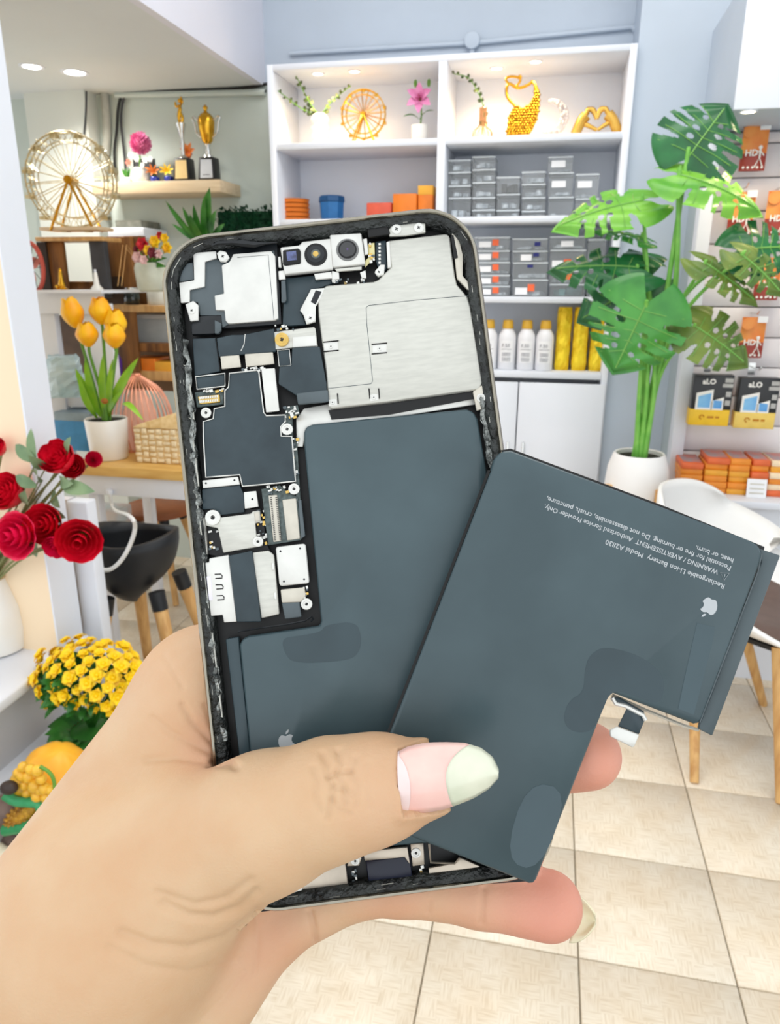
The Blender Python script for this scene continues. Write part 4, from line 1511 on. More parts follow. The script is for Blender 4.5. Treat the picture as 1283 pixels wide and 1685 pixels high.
# plastic bags and blue box on the rack
PLB = mat('crinkled_plastic', (196, 216, 222), .12, var=.15, scale=14, bump=1.0, bscale=30, rgb2=(160, 190, 200))
v = P(112, 652, 2.36)
b = MB()
rnd = random.Random(8)
vs_, fs = [], []
N, K = 16, 10
for k in range(K + 1):
    z = (P(112, 585, 2.36).z - v.z) * k / K
    for j in range(N):
        a = 2 * math.pi * j / N
        r = .075 * (1 - .25 * (k / K) ** 2) * rnd.uniform(.88, 1.08)
        vs_.append(v + Vector((math.cos(a) * r, math.sin(a) * r * .7, z + rnd.uniform(-.006, .006))))
for k in range(K):
    for j in range(N):
        fs.append((k * N + j, k * N + (j + 1) % N, (k + 1) * N + (j + 1) % N, (k + 1) * N + j))
fs += [tuple(range(N))[::-1], tuple(K * N + j for j in range(N))]
o = b.add(vs_, fs).build('plastic_bag', PLB, None, loc=v)
tag(o, 'bundle of crinkled clear plastic bags beside the tulip stems', 'plastic bag')
t = thing('blue_carton', 'blue carton under the plastic bags, left of the tulip pot', 'box', P(118, 738, 2.36))
px_box(MB(), 90, 146, 694, 740, 2.36, .12).build('carton', mat('blue_card', (74, 150, 206), .5, var=.08), t, bevel=.003)
px_box(MB(), 90, 146, 680, 694, 2.362, .12).build('lid', mat('grey_blue_card', (150, 170, 184), .5, var=.08), t, bevel=.003)

# ================================================================ DESK
zd = .75
yd = 2.12
desk = thing('desk', 'small desk with pale wooden top, white apron and white legs', 'desk', (-1.15, 2.36, 0))
MB().bb(-1.56, -.72, yd, 2.56, zd - .034, zd).build('desk_top', mat('golden_ply', (222, 180, 104), .4, var=.1, scale=8, rgb2=(204, 156, 80), stretch=(1, 8, 8)), desk, bevel=.002)
MB().bb(-1.54, -.74, yd + .02, yd + .04, zd - .105, zd - .034).build('apron', WHITE, desk, bevel=.002)
for (x, y) in ((-1.5, yd + .05), (-.78, yd + .05), (-1.5, 2.5), (-.78, 2.5)):
    MB().bb(x - .018, x + .018, y - .018, y + .018, 0, zd - .034).build('leg', WHITE, desk, bevel=.002)
MB().bb(-1.54, -.74, 2.49, 2.51, zd - .105, zd - .034).build('rear_apron', WHITE, desk)

# tulips
v = G(172, 757, zd)
v.y += .035
k = mpp(v)
t = thing('tulip_pot', 'five yellow-orange tulips in a white cylindrical pot on the desk', 'potted flower', v)
zr_ = P(172, 688, v.y).z - zd
MB().lathe([(.058, 0), (.062, .004), (.071, zr_ - .003), (.069, zr_), (.065, zr_ - .002), (.064, zr_ - .014), (.0005, zr_ - .015)], v, 30).build('pot', CERAMIC, t, smooth=True)
MB().lathe([(.0005, zr_ - .006), (.063, zr_ - .008)], v, 20).build('soil', mat('black_foam', (30, 34, 22), .9, var=.3, scale=80), t)
TUL = mat('tulip_petal', (255, 204, 24), .42, var=.15, scale=16, rgb2=(252, 168, 14), sss=.1)
TUG = mat('tulip_leaf', (146, 196, 40), .4, var=.15, scale=14, rgb2=(108, 172, 38))
base = v + Vector((0, 0, zr_ - .01))
for i, (px, py, tx, ty, h) in enumerate(((119, 514, -.10, 0, 50), (165, 511, .04, .02, 44), (143, 550, 0, -.02, 40), (190, 531, .1, .02, 44), (188, 552, .08, -.03, 40))):
    c = P(px, py, v.y - .02 + ty)
    kk = mpp(c)
    H, Rr = h * kk, 18.5 * kk
    ax = Vector((tx * 1.6 if i == 0 else tx, -.06, 1)).normalized()
    a_, b_ = frame_from(ax)
    for lay, (n_, rf, ph) in enumerate(((3, .86, .5), (3, 1.0, 0.0))):
        for q in range(n_):
            a0 = 2 * math.pi * q / n_ + ph
            mb = MB()
            vs_, fs = [], []
            for u in range(9):
                tt = u / 8
                rad = Rr * rf * (math.sin(min(1, tt * 1.35 + .08) * math.pi * .62)) ** .75 * (1 - .42 * max(0, tt - .55) / .45)
                half = (1.12 if tt < .6 else 1.12 * math.sqrt(max(0.0, 1 - ((tt - .6) / .4) ** 2)))
                for w_ in range(5):
                    an = a0 + half * (w_ / 2 - 1) * 1.05
                    vs_.append(c - ax * H * .5 + ax * H * tt + (a_ * math.cos(an) + b_ * math.sin(an)) * rad)
            for u in range(8):
                for w_ in range(4):
                    z = u * 5 + w_
                    fs.append((z, z + 1, z + 6, z + 5))
            mb.add(vs_, fs).build('petal', TUL, t, smooth=True, angle=3)
    st_ = bez([base + Vector((tx * .1, ty * .3, 0)), base + Vector((tx * .25, ty * .4, .09)), c - ax * H * .9, c - ax * H * .5], 6)
    MB().tube(st_, .0052, 7).build('stem', STEM, t, smooth=True)
for (p0_, p1_, w_, dr) in (((168, 686), (124, 606), .034, .05), ((176, 686), (228, 588), .036, .04), ((172, 686), (170, 582), .03, .03), ((165, 686), (140, 588), .03, .05), ((182, 686), (186, 590), .026, .05), ((160, 688), (130, 618), .028, .1), ((178, 684), (204, 640), .02, .1)):
    lm = MB()
    leafblade(lm, P(*p0_, v.y), P(*p1_, v.y - .04), w_, (0, -1, .3), dr, 8)
    lm.build('leaf', TUG, t, smooth=True)
lm = MB()
leafblade(lm, P(200, 665, v.y - .02), P(236, 692, v.y - .07), .02, (0, -.6, 1), .25, 8)
lm.build('leaf', TUG, t, smooth=True)
MB().sph(P(172, 660, v.y - .05), .014, 8, 6, (1, .6, .7)).build('dried_bud', mat('brown_bud', (170, 104, 30), .6), t, smooth=True)

# woven box and copper wire basket
WEAVE = mat('gold_weave', (236, 210, 160), .5, var=.2, scale=40, rgb2=(206, 168, 104))
x0, x1 = P(224, 752, 2.2).x, P(330, 752, 2.2).x
t = thing('woven_box', 'cream and gold woven storage box with open tilted lid on the desk', 'box', ((x0 + x1) / 2, 2.28, zd))
MB().bb(x0, x1, 2.2, 2.36, zd, zd + .12).build('box_body', WEAVE, t, bevel=.004)
rnd = random.Random(12)
bx = bpy.data.objects[t.children[0].name]
nx, nz = 9, 6
for i in range(nx):
    for j in range(nz):
        w_, h_ = (x1 - x0) / nx, .12 / nz
        MB().box((x0 + (i + .5) * w_, 2.1985, zd + (j + .5) * h_), (w_ * (.92 if (i + j) % 2 else .7), .005, h_ * (.55 if (i + j) % 2 else .9))).build('weave_strand', mat('pale_strand', (246, 228, 190), .45, var=.1, scale=60), bx, bevel=.0015, seg=1)
MB().prism([(x0 - .004, 2.195, zd + .121), (x1, 2.195, zd + .121), (x1, 2.2, zd + .2), (x0 + .03, 2.2, zd + .135)], (0, .01, 0)).build('lid', WEAVE, t, bevel=.002)
v = P(236, 740, 2.42)
v.z = zd
t = thing('wire_basket', 'copper pink wire dome basket behind the tulip pot', 'basket', v)
CU = mat('copper_wire', (232, 160, 130), .35, metal=.5, var=.08)
Hb = P(236, 618, 2.42).z - zd
Rb = 52 * mpp(v)
for i in range(34):
    a = 2 * math.pi * i / 34
    d = Vector((math.cos(a), math.sin(a), 0))
    MB().tube(bez([v + d * Rb * .8, v + d * Rb + Vector((0, 0, Hb * .35)), v + d * Rb * .72 + Vector((0, 0, Hb * .78)), v + d * Rb * .12 + Vector((0, 0, Hb))], 4), .0024, 4).build('rib_wire', CU, t)
for (r, z) in ((.8, 0), (.12, 1)):
    MB().tube([v + Vector((math.cos(2 * math.pi * i / 24) * Rb * r, math.sin(2 * math.pi * i / 24) * Rb * r, Hb * z + .003)) for i in range(24)], .004, 5, closed=True).build('ring_wire', CU, t)
MB().lathe([(.0005, 0), (Rb * .55, .002), (Rb * .5, Hb * .5), (Rb * .2, Hb * .8), (.0005, Hb * .82)], v, 20).build('shade_lining', mat('peach_lining', (240, 190, 168), .6, var=.05), t, smooth=True)

# ================================================================ STOOLS
BKF = mat('black_moulded_plastic', (26, 28, 32), .45, var=.1, scale=20)
sc0 = G(222, 930, .52)
sx, sy = sc0.x, sc0.y
zt2 = P(222, 876, sy).z
t = thing('tub_stool', 'black tub seat stool with light wooden legs below the desk', 'stool', (sx, sy, 0))
Rw = 78 * mpp(Vector((sx, sy, zt2)))
hz = zt2 - P(222, 985, sy).z
vs_, fs = [], []
N, K = 28, 10
for k_ in range(K + 1):
    tt = 1 - math.cos(k_ / K * math.pi / 2)
    rr_ = Rw * max(.1, math.sin(k_ / K * math.pi / 2)) ** .85
    for j in range(N):
        a = 2 * math.pi * j / N
        z = zt2 - hz * (1 - tt) * (1.0 - .25 * max(0, math.cos(a - .3)))
        vs_.append((sx + math.cos(a) * rr_, sy + math.sin(a) * rr_ * .85, z + (.012 * math.cos(2 * a) if k_ == K else 0)))
for k_ in range(K):
    for j in range(N):
        fs.append((k_ * N + j, k_ * N + (j + 1) % N, (k_ + 1) * N + (j + 1) % N, (k_ + 1) * N + j))
fs.append(tuple(range(N))[::-1])
so = MB().add(vs_, fs).build('tub_seat', BKF, t, smooth=True, angle=3)
md = so.modifiers.new('thickness', 'SOLIDIFY')
md.thickness = .014
zb_ = zt2 - hz
for (dx, dy, ox, oy) in ((-.05, -.09, -.10, -.17), (.1, -.06, .2, -.12), (-.06, .1, -.1, .18), (.09, .1, .19, .17)):
    top_ = Vector((sx + dx, sy + dy, zb_ + (.05 if dx > 0 else .03)))
    ft = Vector((sx + ox, sy + oy, 0.001))
    lg = MB().tube([top_, ft], [.022, .014], 12).build('leg', WOOD, t, smooth=True)
    MB().cyl(top_ + (ft - top_) * -.02, top_ + (ft - top_) * .1, .024, .023, n=12).build('collar', BKF, lg, smooth=True)
ring = [Vector((sx + ox * .78, sy + oy * .78, .12)) for (_, _, ox, oy) in ((0, 0, -.10, -.17), (0, 0, .2, -.12), (0, 0, .19, .17), (0, 0, -.1, .18))]
MB().tube(ring + [ring[0]], .005, 6).build('foot_ring', BKF, t)

v = P(262, 838, 2.80)
t = thing('wooden_stool', 'brown wooden stool seen behind the black tub stool', 'stool', (v.x, 2.80, 0))
MB().lathe([(.14, v.z - .012), (.155, v.z - .006), (.155, v.z + .012), (.145, v.z + .02), (.0005, v.z + .022)], (v.x, 2.80, 0), 28).build('seat', mat('walnut_seat', (150, 84, 40), .45, var=.15, scale=8), t, smooth=True)
for a in (.6, 2.2, 3.9, 5.4):
    d = Vector((math.cos(a), math.sin(a), 0))
    tp = Vector((v.x, 2.80, v.z - .012)) + d * .09
    ft = Vector((v.x, 2.80, .001)) + d * .2
    lg = MB().tube([tp, ft], [.02, .013], 10).build('leg', WOOD, t, smooth=True)
    MB().cyl(tp, tp + (ft - tp) * .1, .0215, .0205, n=10).build('collar', BKF, lg, smooth=True)

t = thing('power_cord', 'loose white power cord hanging over the black stool', 'cord', P(190, 930, sy - .16))
ycd = sy - .17
MB().tube(bez([P(*q, yy) for q, yy in (((180, 812), yd + .01), ((188, 838), yd - .02), ((214, 850), ycd), ((222, 870), ycd), ((210, 905), ycd), ((192, 930), ycd), ((172, 938), ycd), ((140, 926), ycd))], 8), .0058, 8).build('cord', mat('cord_white', (236, 236, 232), .4), t, smooth=True)
MB().cyl(P(180, 812, yd + .01), P(180, 806, yd + .01), .011, n=10).build('plug', WHITE, t, smooth=True)
a = P(156, 875, 2.5)
o = px_box(MB(), 138, 190, 842, 884, 2.5, .12).build('storage_bin', mat('frosted_bin', (196, 206, 208), .3, var=.1, scale=12, rgb2=(214, 196, 190)), None, bevel=.008, loc=P(164, 884, 2.5))
tag(o, 'frosted plastic storage bin in the shade under the desk', 'bin')
o = px_box(MB(), 110, 196, 884, 900, 2.49, .2).build('low_shelf', WHITE, None, bevel=.003, loc=P(164, 900, 2.49))
tag(o, 'low white shelf board under the desk behind the black stool', 'shelf')

# ================================================================ BENCH WITH ROSES
bz = .41
bench = thing('white_bench', 'low white bench counter carrying the vase of red roses', 'counter', (-1.6, 1.0, 0))
MB().bb(-2.4, -1.19, .35, 1.615, bz - .03, bz).build('bench_top', WHITE, bench, bevel=.006)
MB().bb(-2.4, -1.24, .37, 1.6, .2, bz - .031).build('bench_side', mat('bench_grey', (206, 206, 208), .5, var=.03, scale=3), bench)
MB().bb(-2.4, -1.2, .36, 1.6, .17, .2).build('lower_board', WHITE, bench, bevel=.004)
MB().bb(-2.4, -1.25, .37, 1.6, 0, .17).build('plinth', mat('bench_grey', (206, 206, 208), .5), bench)
t = thing('white_upright', 'white upright end panel between the rose vase and black stool', 'panel', (-1.18, 1.63, 0))
MB().bb(-1.21, -1.15, 1.617, 1.66, 0, .79).build('end_post', WHITE, t, bevel=.004)
MB().bb(-1.33, -1.215, 1.63, 1.66, 0, .79).build('recessed_panel', mat('panel_grey', (224, 222, 226), .5, var=.02), t)

v = G(-4, 1066, bz)
t = thing('rose_vase', 'rounded white vase with a brown rope rim under the red roses', 'vase', v)
kk = mpp(v)
hv = P(-4, 948, v.y).z - bz
MB().lathe([(.06, 0), (.074, .006), (.082, hv * .3), (.078, hv * .6), (.056, hv * .9), (.047, hv), (.041, hv), (.041, hv * .8), (.0005, hv * .78)], v, 32).build('vase_body', CERAMIC, t, smooth=True)
MB().tube([v + Vector((math.cos(2 * math.pi * i / 28) * .046, math.sin(2 * math.pi * i / 28) * .046, hv)) for i in range(28)], .009, 8, closed=True).build('rope_rim', mat('jute', (206, 182, 140), .8, var=.2, scale=80), t, smooth=True)
ROSE = mat('rose_red', (236, 18, 52), .45, var=.15, scale=22, rgb2=(206, 8, 34))
ROSE2 = mat('rose_magenta', (240, 22, 86), .45, var=.15, scale=22, rgb2=(216, 10, 56))
RL = mat('rose_leaf', (128, 150, 108), .5, var=.2, scale=20, rgb2=(96, 124, 88))
rb = thing('rose_bunch', 'bunch of red artificial roses with grey-green leaves in the white vase', 'flowers', v + Vector((0, 0, hv)))


def rose(c, r, face, m, open_=1.0):
    face = Vector(face).normalized()
    a_, b_ = frame_from(face)
    mb = MB()
    for lay in range(5):
        f_ = (lay + 1) / 5
        n_ = (3, 4, 5, 5, 6)[lay]
        for q in range(n_):
            a0 = 2 * math.pi * q / n_ + lay * .7
            vs_, fs = [], []
            for u in range(6):
                tt = u / 5
                rad = r * f_ * (.35 + .65 * math.sin(tt * math.pi * .55)) * (1 + .18 * open_ * f_ * max(0, tt - .6))
                hgt = r * (-.75 + 1.5 * tt * (1.02 - .45 * f_ * open_) + (-.22 * f_ * open_ * max(0, tt - .75) * 4))
                half = 2 * math.pi / n_ * .66 * (1 if tt < .7 else math.sqrt(max(0.05, 1 - ((tt - .7) / .34) ** 2)))
                for w_ in range(5):
                    an = a0 + half * (w_ / 2 - 1)
                    rad2 = rad * (1 + .018 * math.sin(w_ * 2.2 + u))
                    vs_.append(c + face * hgt + (a_ * math.cos(an) + b_ * math.sin(an)) * rad2)
            for u in range(5):
                for w_ in range(4):
                    z = u * 5 + w_
                    fs.append((z, z + 1, z + 6, z + 5))
            mb.add(vs_, fs)
    o = mb.build('rose_bloom', m, rb, smooth=True, angle=2)
    cal = MB()
    for q in range(5):
        an = 2 * math.pi * q / 5
        d = a_ * math.cos(an) + b_ * math.sin(an)
        leafblade(cal, c - face * r * .8, c - face * r * .25 + d * r * .72, r * .4, d, .1, 3)
    cal.build('calyx', STEM, o)


vb = v + Vector((0, 0, hv * .8))
for i, (px, py, rp, fx, fz, m, dy, op) in enumerate(((22, 882, 32, -.1, .25, ROSE2, -.10, 1.0), (73, 862, 27, .1, .3, ROSE, -.06, .6), (130, 890, 30, .45, .05, ROSE, -.08, .8), (98, 756, 24, .1, .8, ROSE, 0, .2),
                                                  (120, 768, 17, .5, .5, ROSE, .01, .3), (14, 812, 26, -.1, .7, ROSE, -.04, .3), (92, 898, 16, .2, -.2, ROSE2, -.07, .4), (-4, 738, 14, 0, .8, ROSE, -.02, .3), (154, 756, 11, .8, .4, ROSE2, .02, .4))):
    c = P(px, py, v.y + dy)
    rose(c, 1.22 * rp * mpp(c), (fx, -1, fz), m, op)
    MB().tube(bez([vb, vb + (c - vb) * .45 + Vector((0, 0, .03)), c - Vector((fx, -1, fz)).normalized() * (rp * mpp(c) * .8)], 6), .003, 6).build('stem', mat('rose_stem', (120, 124, 74), .5), rb, smooth=True)
rnd = random.Random(21)
for (b0_, t0_, w_) in (((60, 760), (30, 735), .03), ((58, 762), (52, 712), .022), ((70, 790), (62, 775), .03), ((100, 790), (118, 795), .03), ((104, 800), (150, 808), .035), ((90, 805), (98, 832), .03), ((45, 830), (42, 810), .028),
                       ((30, 840), (40, 870), .035), ((55, 880), (60, 912), .03), ((20, 850), (5, 870), .035), ((75, 770), (50, 752), .026), ((112, 745), (116, 722), .02), ((60, 800), (30, 785), .03), ((80, 835), (105, 850), .026)):
    lm = MB()
    a_ = P(*b0_, v.y - .02 + rnd.uniform(-.03, .03))
    b_ = P(*t0_, v.y - .04 + rnd.uniform(-.03, .03))
    leafblade(lm, a_, a_ + (b_ - a_) * 1.15, w_, (rnd.uniform(-.3, .3), -1, rnd.uniform(0, .6)), .1, 6)
    lm.build('leaf', RL, rb, smooth=True)
    MB().tube([vb + Vector((0, 0, .03)), a_], .0018, 4).build('twig', mat('rose_stem', (120, 124, 74), .5), rb)

# ================================================================ FLOOR ORNAMENTS
fy = 1.42
rc = P(150, 1200, fy)
t = thing('yellow_flower_pot', 'dense yellow artificial flowers in an amber pot with white band', 'potted flower', (rc.x, fy, 0))
AMB = mat('amber_pot', (206, 140, 36), .45, var=.15, scale=14, rgb2=(180, 108, 20))
rp_ = 47 * mpp(rc)
MB().lathe([(rp_ * .7, 0.001), (rp_ * .76, .01), (rp_ * .93, rc.z - .05), (rp_ * .97, rc.z), (rp_ * .9, rc.z), (rp_ * .88, rc.z - .02)], (rc.x, fy, 0), 28, caps=False).build('pot', AMB, t, smooth=True)
MB().lathe([(.0005, rc.z + .012), (rp_ * .6, rc.z + .006), (rp_ * .89, rc.z - .012)], (rc.x, fy, 0), 24).build('moss', LEAF, t, smooth=True)
MB().lathe([(rp_ * .985, rc.z - .032), (rp_ * 1.03, rc.z - .03), (rp_ * 1.04, rc.z - .008), (rp_ * .99, rc.z - .006)], (rc.x, fy, 0), 28, caps=False).build('white_band', WHITE, t, smooth=True)
fcn = P(150, 1118, fy)
kf = mpp(fcn)
proto = None
rnd = random.Random(31)
YFL = mat('kalanchoe_yellow', (250, 216, 6), .45, var=.18, scale=60, rgb2=(238, 178, 0))
bm_ = MB()
s = .015
for lay in range(2):
    for a in range(5):
        an = 2 * math.pi * a / 5 + lay * .6
        leafblade(bm_, Vector((0, 0, 0)), Vector((math.cos(an) * s * (1 - .3 * lay), math.sin(an) * s * (1 - .3 * lay), .003 + .005 * lay)), s * .95, (0, 0, 1), .15, 3)
bm_.sph((0, 0, .004), .004, 6, 4)
for i in range(112):
    z = 1 - 1.5 * (i + .5) / 112
    a = i * 2.39996
    q = math.sqrt(max(0, 1 - z * z))
    d = Vector((q * math.cos(a), q * math.sin(a) * .9, z))
    if d.y > .65:
        continue
    p = fcn + Vector((d.x * 96 * kf, d.y * .1, d.z * 62 * kf + .0)) * rnd.uniform(.86, 1.08)
    if proto is None:
        proto = bm_.build('blossom', YFL, None, smooth=True)
        o = proto
    else:
        o = proto.copy()
        col.objects.link(o)
    o.parent = t
    o.location = p - Vector((rc.x, fy, 0))
    dd = (d + Vector((0, -.3, .25))).normalized()
    o.rotation_mode = 'QUATERNION'
    o.rotation_quaternion = dd.to_track_quat('Z', 'Y')
    s_ = rnd.uniform(1.0, 1.6)
    o.scale = (s_, s_, s_)
    ORG[o.name] = Vector((rc.x, fy, 0))
b = MB()
for i in range(420):
    d = Vector((rnd.gauss(0, .5), rnd.gauss(-.1, .4), rnd.uniform(-.35, .8)))
    d = d.normalized() * rnd.uniform(.55, .95)
    p = fcn + Vector((d.x * 84 * kf, d.y * .085, d.z * 56 * kf - .012))
    leafblade(b, p, p + Vector((d.x * .03, d.y * .03 - .01, rnd.uniform(-.02, .02))), .018, (rnd.uniform(-.5, .5), -1, .6), .1, 4)
for i in range(26):
    a = 2 * math.pi * i / 26
    p = Vector((rc.x + math.cos(a) * rp_ * .7, fy + math.sin(a) * rp_ * .7, rc.z))
    leafblade(b, p, p + Vector((math.cos(a) * .06, math.sin(a) * .05, rnd.uniform(-.025, .02))), .03, (0, -.4, 1), .2, 5)
for i in range(20):
    a = 2 * math.pi * i / 20
    b.tube([(rc.x, fy, rc.z - .01), fcn + Vector((math.cos(a) * .06, math.sin(a) * .05, .0))], .002, 4)
o = b.build('foliage', LEAF, t, smooth=True, angle=3)
o['kind'] = 'stuff'

# harvest ornament: pumpkin, grapes, corn
oy = 1.22
pcen = P(92, 1274, oy)
zfl = pcen.z - 50 * mpp(pcen)
t = thing('harvest_ornament', 'painted resin harvest ornament with pumpkin, yellow grapes and a corn cob', 'ornament', (pcen.x - .04, oy, 0))
PUM = mat('pumpkin_orange', (250, 196, 60), .4, var=.2, scale=9, rgb2=(244, 158, 28))
vs_, fs = [], []
N, K = 48, 16
Rp = 55 * mpp(pcen)
for k_ in range(K + 1):
    ph = math.pi * k_ / K
    for j in range(N):
        a = 2 * math.pi * j / N
        rib = 1 - .07 * abs(math.sin(a * 5)) ** .6 if False else 1 - .08 * (1 - abs(math.sin(a * 4.5)) ** .7)
        q = Vector((math.sin(ph) * math.cos(a) * rib * Rp, math.sin(ph) * math.sin(a) * rib * Rp, math.cos(ph) * Rp * .92))
        vs_.append(pcen + Matrix.Rotation(.35, 3, 'Y') @ q)
for k_ in range(K):
    for j in range(N):
        fs.append((k_ * N + j, k_ * N + (j + 1) % N, (k_ + 1) * N + (j + 1) % N, (k_ + 1) * N + j))
MB().add(vs_, fs).build('pumpkin', PUM, t, smooth=True, angle=2)
GRP = mat('grape_yellow', (250, 192, 50), .35, var=.1, scale=30, coat=.3)
for (px, py, r) in ((36, 1276, 9), (48, 1278, 10), (62, 1268, 9), (68, 1282, 8), (57, 1294, 10), (73, 1298, 9), (41, 1292, 8), (45, 1304, 8), (61, 1310, 9), (77, 1312, 9), (50, 1266, 8), (30, 1272, 8), (38, 1262, 8), (84, 1300, 8), (66, 1300, 8)):
    c = P(px, py, oy - .09 + (0 if px < 50 else -.01))
    MB().sph(c, r * 1.1 * mpp(c), 12, 9).build('grape', GRP, t, smooth=True)
c = P(48, 1290, oy - .05)
MB().sph(c, .042, 16, 12).build('grape_core', GRP, t, smooth=True)
MB().tube(bez([P(*q, oy - .1) for q in ((66, 1261), (80, 1270), (88, 1282), (91, 1302))], 6), .004, 7).build('vine', STEM, t, smooth=True)
HUSK = mat('husk_green', (70, 168, 112), .4, var=.15, scale=20, rgb2=(40, 136, 74))
for pts, r in ((((8, 1308), (25, 1318), (45, 1320), (62, 1322), (70, 1334)), .011), (((70, 1332), (66, 1350), (50, 1358), (30, 1362), (8, 1366)), .013)):
    MB().tube(bez([P(*q, oy - .1) for q in pts], 6), r, 8).build('husk', HUSK, t, smooth=True)
c0, c1 = P(12, 1358, oy - .085), P(62, 1326, oy - .085)
COB = mat('corn_yellow', (214, 162, 50), .45, var=.2, scale=60, rgb2=(150, 96, 26))
cob = MB()
cob.tube([c0 + (c1 - c0) * q / 6 for q in range(7)], [.01, .018, .021, .021, .018, .013, .005], 12)
cobo = cob.build('corn_cob', COB, t, smooth=True)
ax = (c1 - c0).normalized()
a_, b_ = frame_from(ax)
for q in range(9):
    for j in range(10):
        an = 2 * math.pi * (j + .5 * (q % 2)) / 10
        r = [.014, .018, .0205, .0215, .021, .0195, .017, .014, .01][q]
        MB().sph(c0 + (c1 - c0) * (.1 + .09 * q) + (a_ * math.cos(an) + b_ * math.sin(an)) * r, .0045, 5, 4).build('kernel', COB, cobo, smooth=True)
BRN = mat('resin_brown', (128, 108, 98), .6, var=.25, scale=20, rgb2=(92, 70, 62))
for (px, py, r, m) in ((15, 1296, 14, mat('dark_nut', (62, 48, 42), .5, var=.2)), (14, 1335, 34, BRN), (40, 1385, 34, BRN), (6, 1405, 15, mat('cream_resin', (250, 236, 206), .5, var=.05)), (-6, 1400, 16, mat('cream_resin', (250, 236, 206), .5)), (30, 1425, 30, mat('dark_nut', (62, 48, 42), .5)), (70, 1340, 30, BRN)):
    c = P(px, py, oy - .06 if r > 20 else oy - .11)
    MB().sph(c, r * mpp(c), 14, 10, (1.1, .9, .8)).build('resin_lump', m, t, smooth=True)
MB().lathe([(.10, .001), (.105, .02), (.095, zfl * .6 + .02), (.05, zfl + .03), (.0005, zfl + .04)], (pcen.x - .03, oy, 0), 24).build('resin_base', BRN, t, smooth=True)

# ================================================================ OPENED PHONE (local frame: u right, v to the top edge, n out of the screen side)
PR = Matrix(((0.959644, -0.196573, 0.201102), (0.256817, 0.321234, -0.911512), (0.114578, 0.926374, 0.358753)))
PT = Vector((-0.042413, 0.158455, 1.279201))
PM = Matrix.Translation(PT) @ PR.to_4x4()
PRT_ = PR.transposed()
_o = PRT_ @ (CP - PT)
CROP = {'A': (250, 330, .23383), 'B': (540, 330, .23383), 'C': (280, 600, .21824), 'D': (300, 770, .20265), 'E': (320, 960, .34295), 'F': (400, 1380, .46765), 'H': (760, 720, .40764), 'X': (0, 0, 1.0)}


def L(px, py, n=0.0):
    d = PRT_ @ ray(px, py)
    t = (n - _o.z) / d.z
    return _o + d * t


def LC(crop, x, y, n):
    a = CROP[crop]
    return L(a[0] + x * a[2], a[1] + y * a[2], n)


def proot(name, label, cat):
    o = bpy.data.objects.new(name, None)
    o.empty_display_size = .01
    col.objects.link(o)
    o.matrix_world = PM
    ORG[o.name] = Vector((0, 0, 0))
    return tag(o, label, cat)


STEEL = mat('polished_steel', (158, 152, 138), .16, metal=1, var=.08, scale=200, stretch=(1, .05, 1))
GASK = mat('black_gasket_glue', (10, 12, 12), .2, var=.3, scale=260, rgb2=(48, 52, 50), bump=.6, bscale=500)
PLATE = mat('satin_nickel', (206, 205, 196), .42, metal=.55, var=.05, scale=220, stretch=(1, 6, 1))
PLATEW = mat('bright_nickel', (222, 221, 215), .4, metal=.35, var=.04, scale=200)
SLATE = mat('slate_flex', (48, 62, 68), .36, var=.12, scale=120, rgb2=(36, 49, 55))
SLATE2 = mat('slate_tape', (84, 94, 98), .4, var=.08, scale=150)
PCB = mat('pcb_grey_green', (92, 104, 102), .5, var=.25, scale=900, rgb2=(60, 70, 68))
BEIGE = mat('beige_shield', (206, 200, 186), .45, metal=.3, var=.05, scale=300)
PGOLD = mat('gold_contact', (220, 184, 104), .28, metal=.9, var=.1, scale=400)
PBLK = mat('phone_black', (3, 3, 4), .5, var=.2, scale=200)
PDARK = mat('charcoal_plastic', (24, 28, 32), .35, var=.15, scale=200)
BATT = mat('battery_wrap', (68, 85, 90), .34, var=.1, scale=38, rgb2=(58, 74, 79), bump=.05, bscale=60)
BATT2 = mat('battery_dark_patch', (53, 69, 75), .34, var=.1, scale=60)
PGREY = mat('print_silver', (178, 182, 184), .4, var=.02)
LENSB = mat('lens_glass', (8, 9, 14), .05, var=.1, coat=1.0)
IRB = mat('ir_blue', (84, 96, 150), .15, var=.3, scale=600, rgb2=(40, 44, 80), coat=.8)
WARMS = mat('warm_bronze_plate', (196, 184, 168), .32, metal=.7, var=.08, scale=200)

phone = proot('opened_phone', 'opened steel-framed phone with bare circuit boards and battery held in the hand', 'phone')
HW, HH, CR = .0388, .0811, .0125


def rrect(inset, n, seg=10):
    w_, h_, r = HW - inset, HH - inset, max(.002, CR - inset)
    pts = []
    for (cx, cy, a0) in ((w_ - r, h_ - r, 0), (-w_ + r, h_ - r, 90), (-w_ + r, -h_ + r, 180), (w_ - r, -h_ + r, 270)):
        for k in range(seg + 1):
            a = math.radians(a0 + 90 * k / seg)
            pts.append(Vector((cx + r * math.cos(a), cy + r * math.sin(a), n)))
    return pts


def ring(levels, name, m, parent):
    b = MB()
    k = None
    for i, (ins, n) in enumerate(levels):
        p = rrect(ins, n)
        k = len(p)
        b.v += p
    for i in range(len(levels) - 1):
        for j in range(k):
            b.f.append((i * k + j, i * k + (j + 1) % k, (i + 1) * k + (j + 1) % k, (i + 1) * k + j))
    return b.build(name, m, parent, smooth=True, angle=.7)


